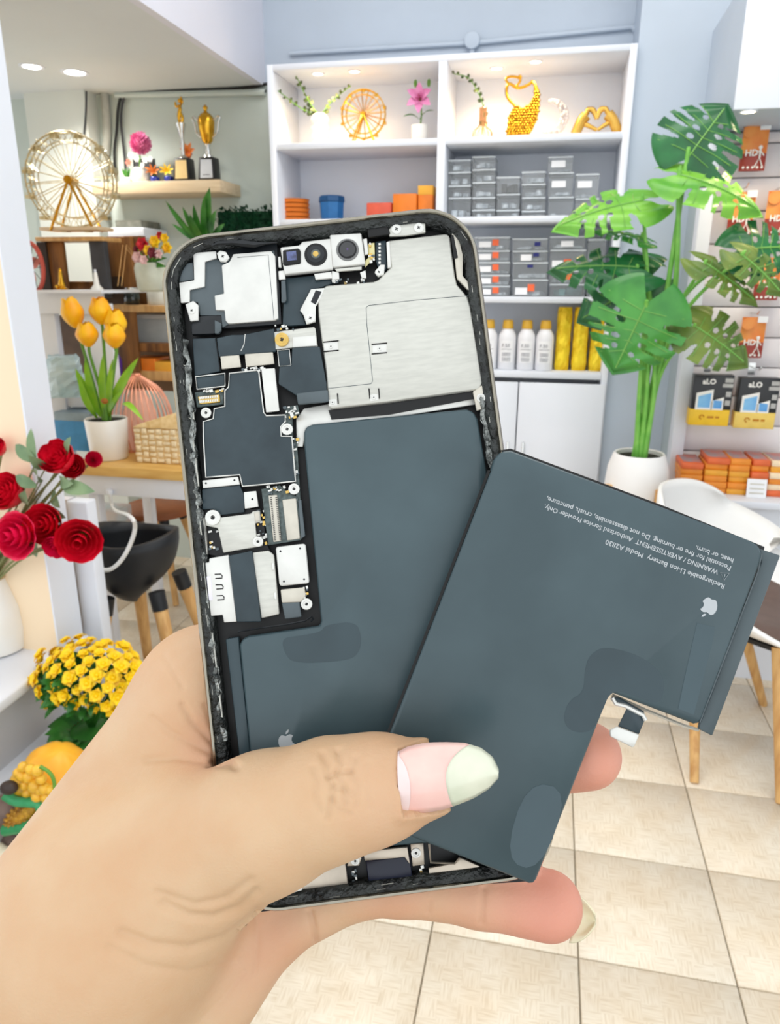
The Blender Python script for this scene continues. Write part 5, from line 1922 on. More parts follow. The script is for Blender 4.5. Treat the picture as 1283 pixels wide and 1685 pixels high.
frame = ring([(.0012, -.0007), (.0009, -.0001), (.0004, 0), (0, -.0006), (0, -.0068), (.0007, -.0076), (.0012, -.0078)], 'steel_frame', STEEL, phone)
ring([(.0012, -.0007), (.0017, -.0006), (.0030, -.0012), (.0036, -.0020), (.0037, -.0062)], 'gasket_lip', GASK, phone)
bk = MB()
bk.v = rrect(.0011, -.0078) + rrect(.0011, -.0062)
k = len(bk.v) // 2
bk.f = [tuple(range(k)), tuple(range(k, 2 * k))] + [(i, (i + 1) % k, k + (i + 1) % k, k + i) for i in range(k)]
bk.build('back_plate', PBLK, phone)
# grooves of glue left in the lip: thin silver flecks
fl = MB()
rnd = random.Random(77)


def resample(pts, step):
    out = []
    for i, p in enumerate(pts):
        q = pts[(i + 1) % len(pts)]
        k_ = max(1, int((q - p).length / step))
        out += [p.lerp(q, s / k_) for s in range(k_)]
    return out


P1, P2 = resample(rrect(.0016, -.0006), .0012), resample(rrect(.0031, -.0012), .0012)
_m = min(len(P1), len(P2))
P1 = [P1[int(i * len(P1) / _m)] for i in range(_m)]
P2 = [P2[int(i * len(P2) / _m)] for i in range(_m)]
for q in range(50):
    i = rnd.randrange(len(P1) - 3)
    f_ = rnd.random()
    a, b = P1[i].lerp(P2[i], f_), P1[(i + 2) % len(P1)].lerp(P2[(i + 2) % len(P1)], f_)
    d = (b - a)
    if d.length > .004:
        d = d.normalized() * .004
    fl.tube([a + Vector((0, 0, .00004)), a + d * rnd.uniform(.3, 1) + Vector((0, 0, .00004))], rnd.uniform(.00004, .00009), 4)
o = fl.build('glue_flecks', PLATE, phone)
o['kind'] = 'stuff'


def part(name, crop, poly, n, th, m, bevel=.00012, parent=None, rnd_=0):
    for _ in range(rnd_):
        poly = [q for i in range(len(poly)) for q in ((poly[i][0] * .75 + poly[(i + 1) % len(poly)][0] * .25, poly[i][1] * .75 + poly[(i + 1) % len(poly)][1] * .25), (poly[i][0] * .25 + poly[(i + 1) % len(poly)][0] * .75, poly[i][1] * .25 + poly[(i + 1) % len(poly)][1] * .75))]
    pts = [LC(crop, x, y, n) for x, y in poly]
    return MB().prism(pts, (0, 0, -th)).build(name, m, parent or phone, bevel=bevel, seg=1)


def outline(name, crop, poly, n, r, m, parent=None):
    pts = [LC(crop, x, y, n) for x, y in poly]
    out = []
    for i, p in enumerate(pts):
        q = pts[(i + 1) % len(pts)]
        k = max(1, int((q - p).length / .0025))
        out += [p.lerp(q, s / k) for s in range(k)]
    return MB().tube(out, r, 5, closed=True).build(name, m, parent or phone)


def cutline(name, crop, pts, n, r, m, parent=None):
    return MB().tube([LC(crop, x, y, n) for x, y in pts], r, 4).build(name, m, parent or phone)


SLOT = mat('screw_slot', (40, 40, 40), .5)


def screw(crop, x, y, rpx, n, m=None, washer=True):
    c = LC(crop, x, y, n)
    r = rpx * CROP[crop][2] * .1755 / FPX
    o = MB().lathe([(r, -.0008), (r, -.0001), (r * .88, 0), (r * .62, 0), (r * .55, -.0001), (r * .3, -.00012), (r * .28, -.0004), (.00001, -.0004)] if washer else
                   [(r, -.0008), (r, -.0001), (r * .85, 0), (.00001, 0)], c, 18).build('screw', m or PLATEW, phone, smooth=True, angle=.7)
    s = MB()
    for a in (.4, .4 + math.pi / 2):
        R = Matrix.Rotation(a, 3, 'Z')
        s.box(c + Vector((0, 0, .00003 if not washer else -.00025)), (r * (.7 if not washer else .5), r * .16, .0001), R)
    s.build('screw_slot', SLOT, o)
    return o


# ---- mid plate under everything, boards
part('mid_plate', 'X', [(300, 430), (420, 395), (760, 372), (775, 480), (800, 640), (805, 770), (870, 1290), (880, 1400), (440, 1455), (372, 1250), (345, 1040), (312, 700)], -.0048, .001, PBLK, 0)
part('mid_plate_strip', 'X', [(487, 690), (500, 672), (545, 664), (790, 640), (803, 662), (640, 688), (505, 704), (498, 735), (488, 735)], -.0030, .0008, PLATEW)

# top-left speaker assembly
part('speaker_plate', 'A', [(190, 450), (285, 435), (300, 555), (190, 572)], -.0022, .001, SLATE2)
part('speaker_base', 'A', [(200, 380), (290, 365), (880, 300), (912, 870), (495, 900), (480, 812), (335, 812), (320, 715), (262, 716), (200, 720), (190, 575), (290, 560)], -.0026, .0014, PDARK)
part('speaker_cover', 'A', [(360, 432), (450, 408), (505, 440), (560, 400), (860, 350), (895, 840), (535, 872), (495, 895), (482, 810), (338, 808), (322, 716), (262, 712), (262, 632), (372, 606)], -.0021, .0005, SLATE2)
part('earpiece_bracket', 'A', [(290, 367), (450, 355), (456, 405), (372, 430), (370, 605), (265, 628), (265, 714), (202, 720), (190, 577), (296, 560)], -.0016, .0006, PLATEW)
part('speaker_can', 'A', [(572, 376), (838, 354), (866, 390), (888, 828), (862, 842), (538, 866), (518, 846), (510, 770), (448, 770), (440, 668), (506, 654), (490, 456), (546, 430)], -.0012, .0009, PLATEW)
cutline('can_seam', 'A', [(600, 400), (818, 382), (858, 838)], -.00118, .00006, SLATE2)
part('screw_tab', 'A', [(455, 370), (480, 350), (520, 360), (545, 400), (520, 432), (478, 428)], -.0012, .0008, PLATEW)
screw('A', 497, 392, 34, -.0010, PLATEW, False)
part('screw_tab', 'A', [(234, 730), (290, 705), (326, 735), (326, 842), (268, 848)], -.0014, .0008, PLATEW)
screw('A', 279, 772, 28, -.0012, PLATEW, False)
part('black_connector', 'A', [(276, 872), (340, 812), (486, 805), (490, 870), (440, 852), (440, 936), (280, 942)], -.0019, .0015, PDARK)
part('round_port', 'A', [(440, 840), (488, 862), (486, 912), (466, 936), (440, 934)], -.0018, .001, SLATE2)
MB().tube([LC('A', x, y, -.0011) for x, y in ((420, 318), (470, 300), (560, 296), (640, 300), (720, 310), (800, 302), (880, 296))], [.0002, .0006, .0005, .0009, .0008, .0003, .0002], 6).build('top_flex', PDARK, phone, smooth=True)
gr = MB()
for q in range(22):
    x = 905 + q * 14
    gr.tube([LC('A', x, 238 - q * 2.0, -.0011), LC('A', x + 3, 205 - q * 2.0, -.0009)], .00013, 4)
o = gr.build('grille_teeth', PDARK, phone)
# camera block
cb = part('camera_bracket', 'A', [(900, 327), (1040, 311), (1052, 288), (1258, 264), (1276, 482), (932, 520)], -.0010, .0016, PLATEW, .0003)
part('sensor_window', 'A', [(920, 348), (1030, 334), (1044, 350), (1044, 440), (935, 456), (920, 445)], -.0005, .0008, PBLK, .0002, cb)
part('sensor_glass', 'A', [(942, 358), (1015, 350), (1022, 418), (950, 426)], -.00042, .0003, IRB, .0002, cb)


def lens(crop, x, y, r, n, rings, parent):
    c = LC(crop, x, y, n)
    s = CROP[crop][2] * .1745 / FPX
    for i, (f_, h, m) in enumerate(rings):
        MB().lathe([(r * f_ * s, -.0008), (r * f_ * s, h - .0001), (r * f_ * s * .94, h), (.00001, h + .00002)], c, 28).build(('lens_barrel', 'lens_ring', 'lens_glass', 'lens_core')[i], m, parent, smooth=True, angle=.7)


lens('A', 1152, 378, 83, -.0006, ((1, .0, PBLK), (.76, .0002, PDARK), (.42, .0003, mat('lens_grey', (92, 98, 92), .3)), (.26, .00036, PGOLD)), cb)
cb2 = part('camera_bracket', 'B', [(8, 238), (232, 226), (262, 446), (32, 470)], -.0009, .0016, PLATEW, .0003)
lens('B', 135, 345, 82, -.0006, ((1, .0, mat('lens_bezel_grey', (120, 120, 118), .35, metal=.3)), (.82, .0002, PBLK), (.7, .00026, LENSB), (.1, .0003, mat('lens_glint', (90, 70, 120), .2))), cb2)
part('camera_clip', 'B', [(45, 480), (235, 462), (235, 486), (60, 500)], -.0012, .0006, PLATE, .0001, cb2)
part('camera_foot', 'B', [(25, 495), (75, 505), (78, 552), (25, 556)], -.0014, .0008, PLATEW, .0001, cb2)
part('camera_foot', 'B', [(222, 505), (262, 490), (268, 545), (235, 545)], -.0014, .0008, PLATEW, .0001, cb2)
part('side_clip', 'B', [(243, 270), (272, 264), (282, 375), (258, 382)], -.0012, .0008, PLATEW)
part('yellowed_tape', 'B', [(280, 302), (325, 295), (328, 400), (258, 470), (262, 420), (282, 400)], -.0017, .0004, mat('yellowed_tape', (216, 206, 150), .5))
part('flex_area', 'A', [(930, 548), (1135, 528), (1275, 496), (1330, 560), (1110, 640), (1045, 772), (1085, 872), (918, 884)], -.0024, .0012, SLATE)
part('board_to_board_clip', 'A', [(1140, 515), (1262, 500), (1268, 545), (1150, 556)], -.0013, .0008, PLATEW)
part('pill_contact', 'A', [(908, 562), (938, 560), (946, 700), (930, 718), (910, 715)], -.0016, .0008, SLATE2)
part('small_bracket', 'A', [(888, 495), (934, 490), (938, 552), (892, 556)], -.0015, .0008, PLATEW)
part('small_bracket', 'A', [(886, 395), (904, 392), (910, 470), (890, 470)], -.0015, .0008, PLATEW)
part('angled_bracket', 'A', [(1118, 622), (1212, 614), (1230, 630), (1152, 742), (1150, 852), (1086, 870), (1064, 802), (1040, 772)], -.0014, .0008, PLATEW)
part('bracket_window', 'A', [(1150, 628), (1196, 640), (1152, 735), (1114, 714)], -.00135, .0005, PDARK)
screw('A', 1114, 826, 34, -.0011, PLATEW, False)
# top-right cluster
part('black_module', 'B', [(270, 198), (420, 176), (438, 236), (282, 262)], -.0010, .0018, PBLK, .0003)
part('screw_bracket', 'B', [(425, 206), (445, 178), (600, 158), (682, 160), (684, 224), (545, 246), (430, 250)], -.0013, .0008, PLATE)
screw('B', 480, 200, 36, -.0010, PLATEW, False)
screw('B', 637, 190, 36, -.0010, PLATEW, False)
part('flex_ladder', 'B', [(330, 290), (405, 280), (412, 470), (375, 540), (335, 430)], -.0022, .001, SLATE)
for q in range(6):
    part('ladder_pad', 'B', [(352, 300 + q * 26), (368, 298 + q * 26), (370, 312 + q * 26), (354, 314 + q * 26)], -.0020, .0004, PLATEW, 0)
part('edge_spring', 'B', [(408, 292), (432, 282), (442, 468), (418, 474)], -.0012, .001, PLATEW)
part('screw_tab', 'B', [(325, 505), (365, 450), (398, 450), (392, 520), (350, 536)], -.0015, .0008, PLATEW)
screw('B', 355, 502, 26, -.0012, PLATEW, False)
part('edge_shim', 'B', [(868, 216), (905, 212), (946, 380), (946, 530), (1022, 612), (1004, 650), (905, 545), (892, 420)], -.0016, .001, BEIGE)
part('edge_black_strip', 'B', [(862, 250), (880, 240), (912, 400), (884, 410)], -.0014, .0006, PBLK, 0)  # plain black strip along the dark frame interior

# big shield
sh = part('main_shield', 'X', [(530, 476), (536, 470), (540, 469), (614, 463), (622, 460), (643, 439), (637, 398), (642, 395), (734, 384), (740, 388), (748, 452), (752, 468), (769, 488), (774, 505), (795, 630), (788, 641), (636, 662), (545, 673), (540, 668), (536, 610), (524, 520), (523, 495)], -.0014, .0022, PLATE, .0004)
cutline('shield_seam', 'B', [(1000, 1285), (985, 670)][1:] + [(620, 700), (285, 738), (266, 752), (270, 860), (312, 1270), (300, 1290), (0, 1322)], -.00139, .00007, SLATE2, sh)
for (x, y, hor) in ((360, 1042, True), (18, 1026, True), (320, 1385, False), (30, 1420, False)):
    tb = part('shield_tab', 'B', [(x - 50, y - 28), (x + 50, y - 36), (x + 52, y + 26), (x - 48, y + 32)] if hor else [(x - 30, y - 20), (x + 30, y - 26), (x + 36, y + 22), (x - 26, y + 30)], -.00132, .0003, PLATEW, .0001, sh)
    for s in (-1, 1):
        if hor:
            cutline('slot', 'B', [(x - 56, y + s * 34 + 4), (x + 54, y + s * 34 - 6)], -.0013, .00014, PBLK, sh)
        else:
            cutline('slot', 'B', [(x + s * 34, y - 62), (x + s * 34 + 6, y + 10)], -.0013, .00014, PBLK, sh)
    screw('B', x, y, 17, -.0012, PLATEW, False)
part('shield_black_strip', 'X', [(540, 675), (640, 664), (796, 640), (800, 652), (640, 682), (545, 690)], -.0024, .0008, PBLK, 0)  # plain black strip below the main shield
part('corner_bracket', 'B', [(1018, 1345), (1095, 1290), (1120, 1320), (1135, 1450), (1045, 1478)], -.0014, .001, BEIGE)
screw('B', 1075, 1388, 32, -.0011, PLATEW, True)

# upper left logic board row
part('flex_tab', 'A', [(285, 972), (448, 966), (480, 1200), (300, 1238)], -.0019, .0012, SLATE)
part('flex_band', 'A', [(455, 968), (560, 945), (640, 944), (858, 900), (872, 1062), (640, 1082), (470, 1098)], -.0018, .0012, SLATE)
cutline('flex_seam', 'A', [(655, 940), (648, 1010), (625, 1060)], -.00178, .0001, PLATEW)
cutline('flex_seam', 'A', [(448, 966), (462, 1060), (480, 1198)], -.00178, .0001, PBLK)
part('shield_pad', 'A', [(480, 1096), (612, 1086), (626, 1170), (490, 1186)], -.0017, .0006, BEIGE)
part('shield_pad', 'A', [(652, 1080), (850, 1066), (860, 1148), (660, 1170)], -.0017, .0006, BEIGE)
part('screw_plate', 'A', [(848, 925), (1140, 888), (1150, 900), (1166, 1028), (985, 1036), (860, 1050)], -.0019, .0008, PLATE)
screw('A', 912, 976, 50, -.0011, PGOLD, True)
part('bright_bridge', 'A', [(985, 960), (1150, 945), (1160, 1022), (990, 1034)], -.0016, .0005, PLATEW)
part('chip', 'A', [(884, 1054), (966, 1048), (978, 1160), (895, 1166)], -.0017, .0006, SLATE)
outline('chip_rim', 'A', [(884, 1054), (966, 1048), (978, 1160), (895, 1166)], -.0016, .00012, PLATEW)
part('flex_cable', 'A', [(985, 1036), (1180, 1026), (1226, 1283), (1232, 1390), (1060, 1400), (890, 1290), (895, 1170), (980, 1160)], -.0012, .0009, SLATE, .0002)
part('flex_cable_fold', 'C', [(948, 214), (1188, 186), (1196, 280), (962, 302)], -.0009, .0008, SLATE2, .0003)
part('white_pad', 'C', [(686, 32), (788, 26), (822, 348), (722, 360)], -.0015, .0008, PLATEW)
part('chip', 'C', [(195, 96), (408, 72), (410, 158), (205, 180)], -.0017, .0006, SLATE)
outline('chip_rim', 'C', [(190, 92), (412, 66), (414, 162), (202, 186)], -.0016, .00016, PLATEW)
part('connector_base', 'C', [(184, 208), (398, 186), (404, 298), (200, 322)], -.0021, .001, PCB)
part('gold_connector', 'C', [(206, 240), (372, 224), (376, 284), (220, 298)], -.0016, .0006, PGOLD)
pg = MB()
for q in range(11):
    for s in (0, 1):
        pg.box(LC('C', 226 + q * 13, 252 - q * 1.2 + s * 28, -.0015), (.00028, .0006, .0003))
o = pg.build('connector_pins', PLATEW, phone)
o['kind'] = 'stuff'
screw('C', 268, 362, 40, -.0015)
screw('C', 880, 486, 44, -.0014)
screw('C', 932, 937, 42, -.0014)
main = [(446, 66), (655, 42), (668, 60), (704, 360), (724, 386), (864, 380), (868, 428), (834, 468), (836, 540), (916, 542), (945, 880), (545, 918), (524, 830), (268, 850), (250, 560), (248, 430), (324, 408), (332, 332), (412, 314), (412, 196), (440, 170)]
part('logic_shield', 'C', main, -.0016, .0012, SLATE, .0002)
outline('logic_shield_rim', 'C', main, -.00158, .00017, PLATEW)
db = MB()
for q in range(30):
    db.box(LC('C', 552 + q * 13, 916 - q * 1.25, -.0015), (.0002, .0002, .0002))
o = db.build('solder_dots', PLATEW, phone)
o['kind'] = 'stuff'
part('pcb_edge', 'C', [(875, 320), (960, 305), (975, 370), (920, 400), (925, 560), (955, 590), (990, 1180), (960, 1180), (920, 560), (830, 540)], -.0026, .0008, PCB, 0)

# lower left board
part('silver_strip', 'D', [(160, 102), (450, 70), (466, 134), (166, 166)], -.0015, .0008, PLATEW)
for (x, y) in ((190, 124), (422, 100)):
    screw('D', x, y, 9, -.00145, PDARK, False)
part('flex_strip', 'D', [(160, 172), (466, 140), (500, 220), (502, 360), (312, 382), (250, 332), (160, 338)], -.0017, .001, SLATE)
part('test_pad', 'D', [(497, 196), (598, 186), (616, 314), (506, 332)], -.0015, .0008, PLATEW)
screw('D', 568, 254, 10, -.00146, PDARK, False)
part('dark_bay', 'D', [(160, 340), (640, 330), (690, 630), (720, 690), (300, 720), (210, 700)], -.0028, .0008, PBLK, 0)
part('dock_bracket', 'D', [(182, 400), (250, 338), (312, 402), (556, 370), (566, 352), (628, 346), (636, 440), (590, 448), (600, 556), (652, 582), (652, 632), (575, 648), (330, 690), (286, 490), (190, 470)], -.0014, .0007, PLATE, .0002)
screw('D', 245, 402, 62, -.0010)
screw('D', 612, 598, 42, -.0010)
part('tiny_label', 'D', [(580, 360), (622, 356), (628, 432), (590, 438)], -.0012, .0003, BEIGE)
part('connector_board', 'D', [(640, 172), (790, 140), (870, 205), (936, 236), (962, 585), (695, 628)], -.0021, .001, PCB, .0001)
part('long_connector', 'D', [(698, 222), (768, 218), (802, 592), (738, 602)], -.0017, .0006, BEIGE)
cp = MB()
for q in range(24):
    for s in (0, 1):
        cp.box(LC('D', 718 + q * 1.5 + s * 44, 240 + q * 15, -.00165), (.0004, .00014, .0002))
o = cp.build('connector_pins', PDARK, phone)
o['kind'] = 'stuff'
part('beige_block', 'D', [(810, 258), (922, 245), (954, 574), (850, 590)], -.0016, .0009, BEIGE, .0002)
part('grey_rail', 'D', [(938, 262), (964, 258), (996, 552), (962, 576)], -.0018, .0008, SLATE2)
part('sim_tray', 'D', [(216, 734), (375, 706), (442, 1250), (336, 1256), (326, 1194), (206, 1206), (172, 1150), (138, 800), (160, 770), (216, 766)], -.0013, .0014, PLATEW, .0002)
part('sim_tray_right', 'D', [(565, 688), (698, 670), (742, 706), (786, 1188), (640, 1222)], -.0014, .0014, PLATE, .0002)
part('sim_ribbon', 'D', [(376, 712), (566, 672), (640, 1248), (440, 1252)], -.0011, .0008, SLATE, .0002)
part('sim_label', 'D', [(156, 882), (230, 880), (246, 1074), (176, 1082)], -.00122, .0002, mat('lilac_label', (232, 228, 240), .5))
for (x, y) in ((298, 882), (306, 968), (314, 1056)):
    cutline('spring_slot', 'D', [(x - 36, y - 18), (x + 14, y - 20), (x + 24, y - 6), (x + 24, y + 12), (x - 30, y + 16)], -.00124, .00013, PBLK)
for (x, y) in ((738, 800), (756, 1040)):
    part('side_clip', 'D', [(x - 16, y - 30), (x + 6, y - 32), (x + 10, y + 28), (x - 10, y + 32)], -.0012, .0006, PLATEW)
part('power_shield', 'D', [(756, 650), (772, 640), (985, 614), (1000, 624), (1030, 925), (1018, 938), (800, 960), (786, 948)], -.0013, .0012, PLATEW, .0003)
for (x, y) in ((795, 676), (955, 654), (824, 922), (988, 904)):
    screw('D', x, y, 9, -.00126, PDARK, False)
part('small_shield', 'D', [(796, 988), (990, 968), (1002, 1040), (962, 1090), (806, 1096)], -.0016, .001, BEIGE, .0002)
part('small_flex', 'D', [(806, 1096), (950, 1086), (966, 1210), (832, 1228)], -.0017, .001, SLATE2, .0002)
screw('D', 1007, 1106, 46, -.0014)
cutline('antenna_wire', 'D', [(450, 1330), (640, 1300), (860, 1268), (1000, 1240), (1050, 1205), (1064, 1225), (1040, 1250)], -.0016, .00022, PDARK)

# left inner rail with bright ragged edge
rl = MB()
path = [(306, 560), (310, 640), (318, 720), (322, 800), (328, 860), (334, 940), (340, 1010), (352, 1080), (358, 1150), (370, 1230)]
pp = []
rnd = random.Random(41)
for i in range(len(path) - 1):
    for q in range(7):
        x = path[i][0] + (path[i + 1][0] - path[i][0]) * q / 7
        y = path[i][1] + (path[i + 1][1] - path[i][1]) * q / 7
        pp.append(L(x + rnd.uniform(-3.5, 3.5), y, -.0016))
rl.tube(pp, [rnd.uniform(.0003, .0011) for _ in pp], 6)
rl.build('inner_rail', mat('scuffed_alloy', (176, 180, 176), .3, metal=.8, var=.4, scale=500, rgb2=(50, 54, 54), bump=.6, bscale=900), phone)
for (y0, y1, x0) in ((600, 690, 303), (720, 800, 312), (815, 880, 318), (900, 1000, 326), (1040, 1100, 344), (1110, 1180, 352)):
    f_ = (y1 - y0) * .11
    outline('rail_pocket', 'X', [(x0 - 7, y0), (x0 + 5, y0 + 2), (x0 + 6 + f_, y1), (x0 - 6 + f_, y1 - 3)], -.0012, .00022, PLATE)
part('rail_cap', 'D', [(95, 400), (150, 370), (190, 420), (205, 700), (150, 740)], -.0018, .0012, mat('scuffed_alloy2', (186, 184, 176), .35, metal=.7, var=.3, scale=400))
part('rail_cap', 'D', [(160, 1200), (235, 1215), (240, 1290), (190, 1310)], -.0018, .0012, PLATEW)
pr2 = [L(x + rnd.uniform(-2, 2), y, -.0016) for x, y in [(788 + (y - 640) * .16, y) for y in range(655, 790, 9)]]
MB().tube(pr2, [rnd.uniform(.0005, .001) for _ in pr2], 6).build('inner_rail', MATS['scuffed_alloy'], phone)

# tiny surface-mount parts filling the gaps between shields
smd = {'L': MB(), 'D': MB(), 'G': MB()}
rnd = random.Random(99)
for (crop, x0, x1, y0, y1, n_, cnt) in (('A', 300, 460, 300, 345, -.0022, 10), ('D', 220, 290, 490, 680, -.0026, 10), ('D', 600, 690, 350, 640, -.0026, 22), ('A', 640, 860, 1170, 1200, -.0022, 12), ('C', 860, 960, 310, 400, -.0022, 18),
                                     ('D', 690, 870, 150, 215, -.0018, 16), ('C', 920, 960, 560, 900, -.0022, 18), ('D', 960, 1040, 960, 1060, -.0020, 8), ('B', 30, 260, 555, 585, -.0018, 14), ('B', 285, 330, 300, 460, -.0016, 8),
                                     ('F', 380, 400, 110, 150, -.0030, 6), ('F', 610, 635, 85, 120, -.0030, 6), ('C', 190, 400, 185, 205, -.0018, 10), ('A', 860, 1000, 880, 915, -.0020, 8)):
    for q in range(cnt):
        c = LC(crop, rnd.uniform(x0, x1), rnd.uniform(y0, y1), n_)
        smd[rnd.choice('LLDG')].box(c, (rnd.uniform(.0003, .0009), rnd.uniform(.0003, .0007), .0005), Matrix.Rotation(.12, 3, 'Z'))
for k_, m_ in (('L', PLATEW), ('D', SLATE2), ('G', PGOLD)):
    o = smd[k_].build('tiny_components', m_, phone)
    o['kind'] = 'stuff'

# ---- battery inside the phone
bp = [(500, 708), (505, 702), (514, 698), (768, 673), (780, 678), (786, 690), (800, 770), (868, 1290), (882, 1372), (440, 1412), (425, 1380), (394, 1062), (398, 1052), (408, 1047), (526, 1030), (528, 1022), (500, 730)]
ba = part('installed_battery', 'X', bp, -.0018, .003, BATT, .0005)
part('battery_flap', 'X', [(371, 1052), (392, 1048), (428, 1400), (412, 1402)], -.0024, .002, BATT2, .0002, ba)
part('adhesive_patch', 'E', [(622, 200), (770, 180), (802, 250), (792, 330), (740, 372), (480, 386), (432, 340), (416, 262), (500, 252), (610, 232)], -.00177, .0001, BATT2, 0, ba, 3)

APPLE = [(0, .24), (.09, .28), (.19, .31), (.29, .29), (.38, .22), (.30, .12), (.275, 0), (.31, -.12), (.41, -.19), (.36, -.31), (.28, -.43), (.19, -.5), (.10, -.48), (0, -.45), (-.10, -.48), (-.19, -.5), (-.29, -.42), (-.37, -.28), (-.42, -.1), (-.41, .08), (-.35, .22), (-.25, .3), (-.15, .30), (-.06, .26)]
STALK = [(0, .34), (.02, .44), (.09, .53), (.18, .57), (.17, .46), (.10, .37)]


def fruit_mark(cx, cy, upx, upy, h, n, parent):
    c = L(cx, cy, n)
    up = (L(cx + upx, cy + upy, n) - c).normalized()
    rt = up.cross(Vector((0, 0, 1)))
    s = h * .1755 / FPX
    b = MB()
    for poly in (APPLE, STALK):
        b.prism([c + rt * (x * s) + up * (y * s) for x, y in poly], (0, 0, .00004))
    b.build('printed_mark', PGREY, parent)


fruit_mark(471, 1219, -.11, -1, 31, -.00179, ba)

# ---- bottom end
part('bottom_bay', 'F', [(60, 258), (90, 160), (290, 70), (420, 30), (660, 5), (900, 60), (1010, 150), (850, 160)], -.0042, .001, PBLK, 0)
part('taptic_plate', 'F', [(140, 162), (180, 130), (280, 86), (358, 74), (370, 168), (215, 188), (150, 190)], -.0020, .0012, WARMS, .0002)
part('speaker_chip', 'F', [(430, 78), (585, 60), (596, 136), (440, 152)], -.0018, .0014, mat('navy_black', (22, 26, 44), .3, var=.1), .0003)
part('speaker_bar', 'F', [(420, 46), (578, 30), (586, 90), (568, 66), (428, 78)], -.0014, .0009, WARMS, .0001)
part('screw_tab', 'F', [(376, 48), (412, 40), (416, 70), (408, 96), (366, 98)], -.0017, .0008, WARMS)
part('screw_tab', 'F', [(588, 20), (634, 16), (638, 92), (596, 98)], -.0017, .0008, WARMS)
part('corner_plate', 'F', [(652, 104), (744, 88), (762, 66), (850, 106), (654, 130)], -.0019, .0008, WARMS)
cutline('flex_edge', 'F', [(654, 18), (660, 84), (744, 88), (762, 68)], -.0016, .00025, WARMS)
screw('F', 110, 188, 15, -.0016, PLATE)
screw('F', 394, 80, 15, -.0013, PLATEW)
screw('F', 608, 52, 17, -.0013, PLATEW)
part('bent_tab', 'F', [(148, 186), (166, 174), (206, 162), (208, 182), (158, 196)], -.0012, .0004, PLATEW)

# ================================================================ LOOSE BATTERY
lb = proot('loose_battery', 'loose dark grey L-shaped battery with upside-down print, pressed under the thumb', 'battery')
NT_, TH = .0050, .0042
body = [(809, 772), (814, 755), (824, 743), (840, 741), (1094, 836), (1236, 890), (1250, 899), (1255, 914), (1250, 930), (1156, 1184), (1146, 1193), (1010, 1141), (1003, 1142), (881, 1452), (874, 1456), (600, 1347), (594, 1338), (640, 1210)]
bo = part('battery_cell', 'X', body, NT_, TH, BATT, .0006, lb)
part('seal_flap', 'X', [(1250, 903), (1284, 914), (1172, 1211), (1150, 1200), (1152, 1190), (1253, 925)], .0034, .0012, mat('flap_wrap', (76, 88, 92), .4, var=.08, scale=60), .0002, lb)
part('edge_seam', 'X', [(822, 741), (840, 738), (1094, 833), (1258, 900), (1256, 910), (1094, 842), (836, 745)], .0030, .0012, PBLK, .0001, lb)
part('adhesive_patch', 'H', [(520, 872), (580, 842), (720, 880), (806, 950), (820, 1010), (796, 1078), (720, 1052), (604, 1010), (560, 1120), (524, 1190), (440, 1190), (406, 1140), (430, 1062), (492, 1030), (496, 930)], NT_ + .00003, .00008, BATT2, 0, bo, 3)
part('adhesive_strip', 'H', [(948, 748), (1020, 765), (1010, 830), (935, 1120), (872, 1095), (900, 960)], NT_ + .00003, .00008, mat('strip_grey', (63, 80, 86), .33, var=.05, scale=60), 0, bo)
part('adhesive_strip', 'X', [(828, 1415), (866, 1285), (938, 1300), (888, 1436)], NT_ + .00003, .00008, MATS['strip_grey'], 0, bo, 2)
cutline('edge_fold', 'X', [(806, 775), (640, 1207), (592, 1336)], NT_ - .0012, .0006, PBLK, lb)
cutline('wrap_fold', 'H', [(1210, 470), (1195, 540), (960, 1150)], NT_ - .00005, .00014, SLATE2, bo)
fruit_mark(1165.5, 1000, -.36, .93, 31, NT_ + .00002, bo)
# flat cable with connector at the notch
fx = part('connector_flex', 'H', [(604, 1046), (640, 1052), (735, 1106), (738, 1140), (714, 1198), (630, 1166), (666, 1092), (628, 1078), (606, 1066)], .0028, .0003, SLATE, .0001, lb)
part('connector_head', 'H', [(598, 1182), (628, 1168), (716, 1200), (696, 1248), (688, 1252), (600, 1208)], .0034, .0009, PLATEW, .0002, lb)
MB().tube([LC('H', x, y, .0030) for x, y in ((606, 1050), (620, 1074), (660, 1084), (730, 1120), (740, 1140))], .0005, 6).build('flex_fold', PLATEW, lb, smooth=True)
cutline('seal_lip', 'H', [(606, 1040), (740, 1100), (900, 1165), (955, 1180)], .0018, .0004, BEIGE, lb)


def battery_line(s, start, end):
    a, b = LC('H', *start, NT_ + .00005), LC('H', *end, NT_ + .00005)
    ux = (b - a).normalized()
    uy = Vector((0, 0, 1)).cross(ux)
    o = textmesh('printed_text', s, .0013, PGREY, bo, (0, 0, 0), (1, 0, 0), (0, 1, 0), weight=.00002)
    xs = [v.co.x for v in o.data.vertices]
    k = (b - a).length / (max(xs) - min(xs))
    R = Matrix((ux, uy, Vector((0, 0, 1)))).transposed().to_4x4()
    o.data.transform(Matrix.Translation(a) @ R @ Matrix.Diagonal((k, min(k, 1.25), 1, 1)))


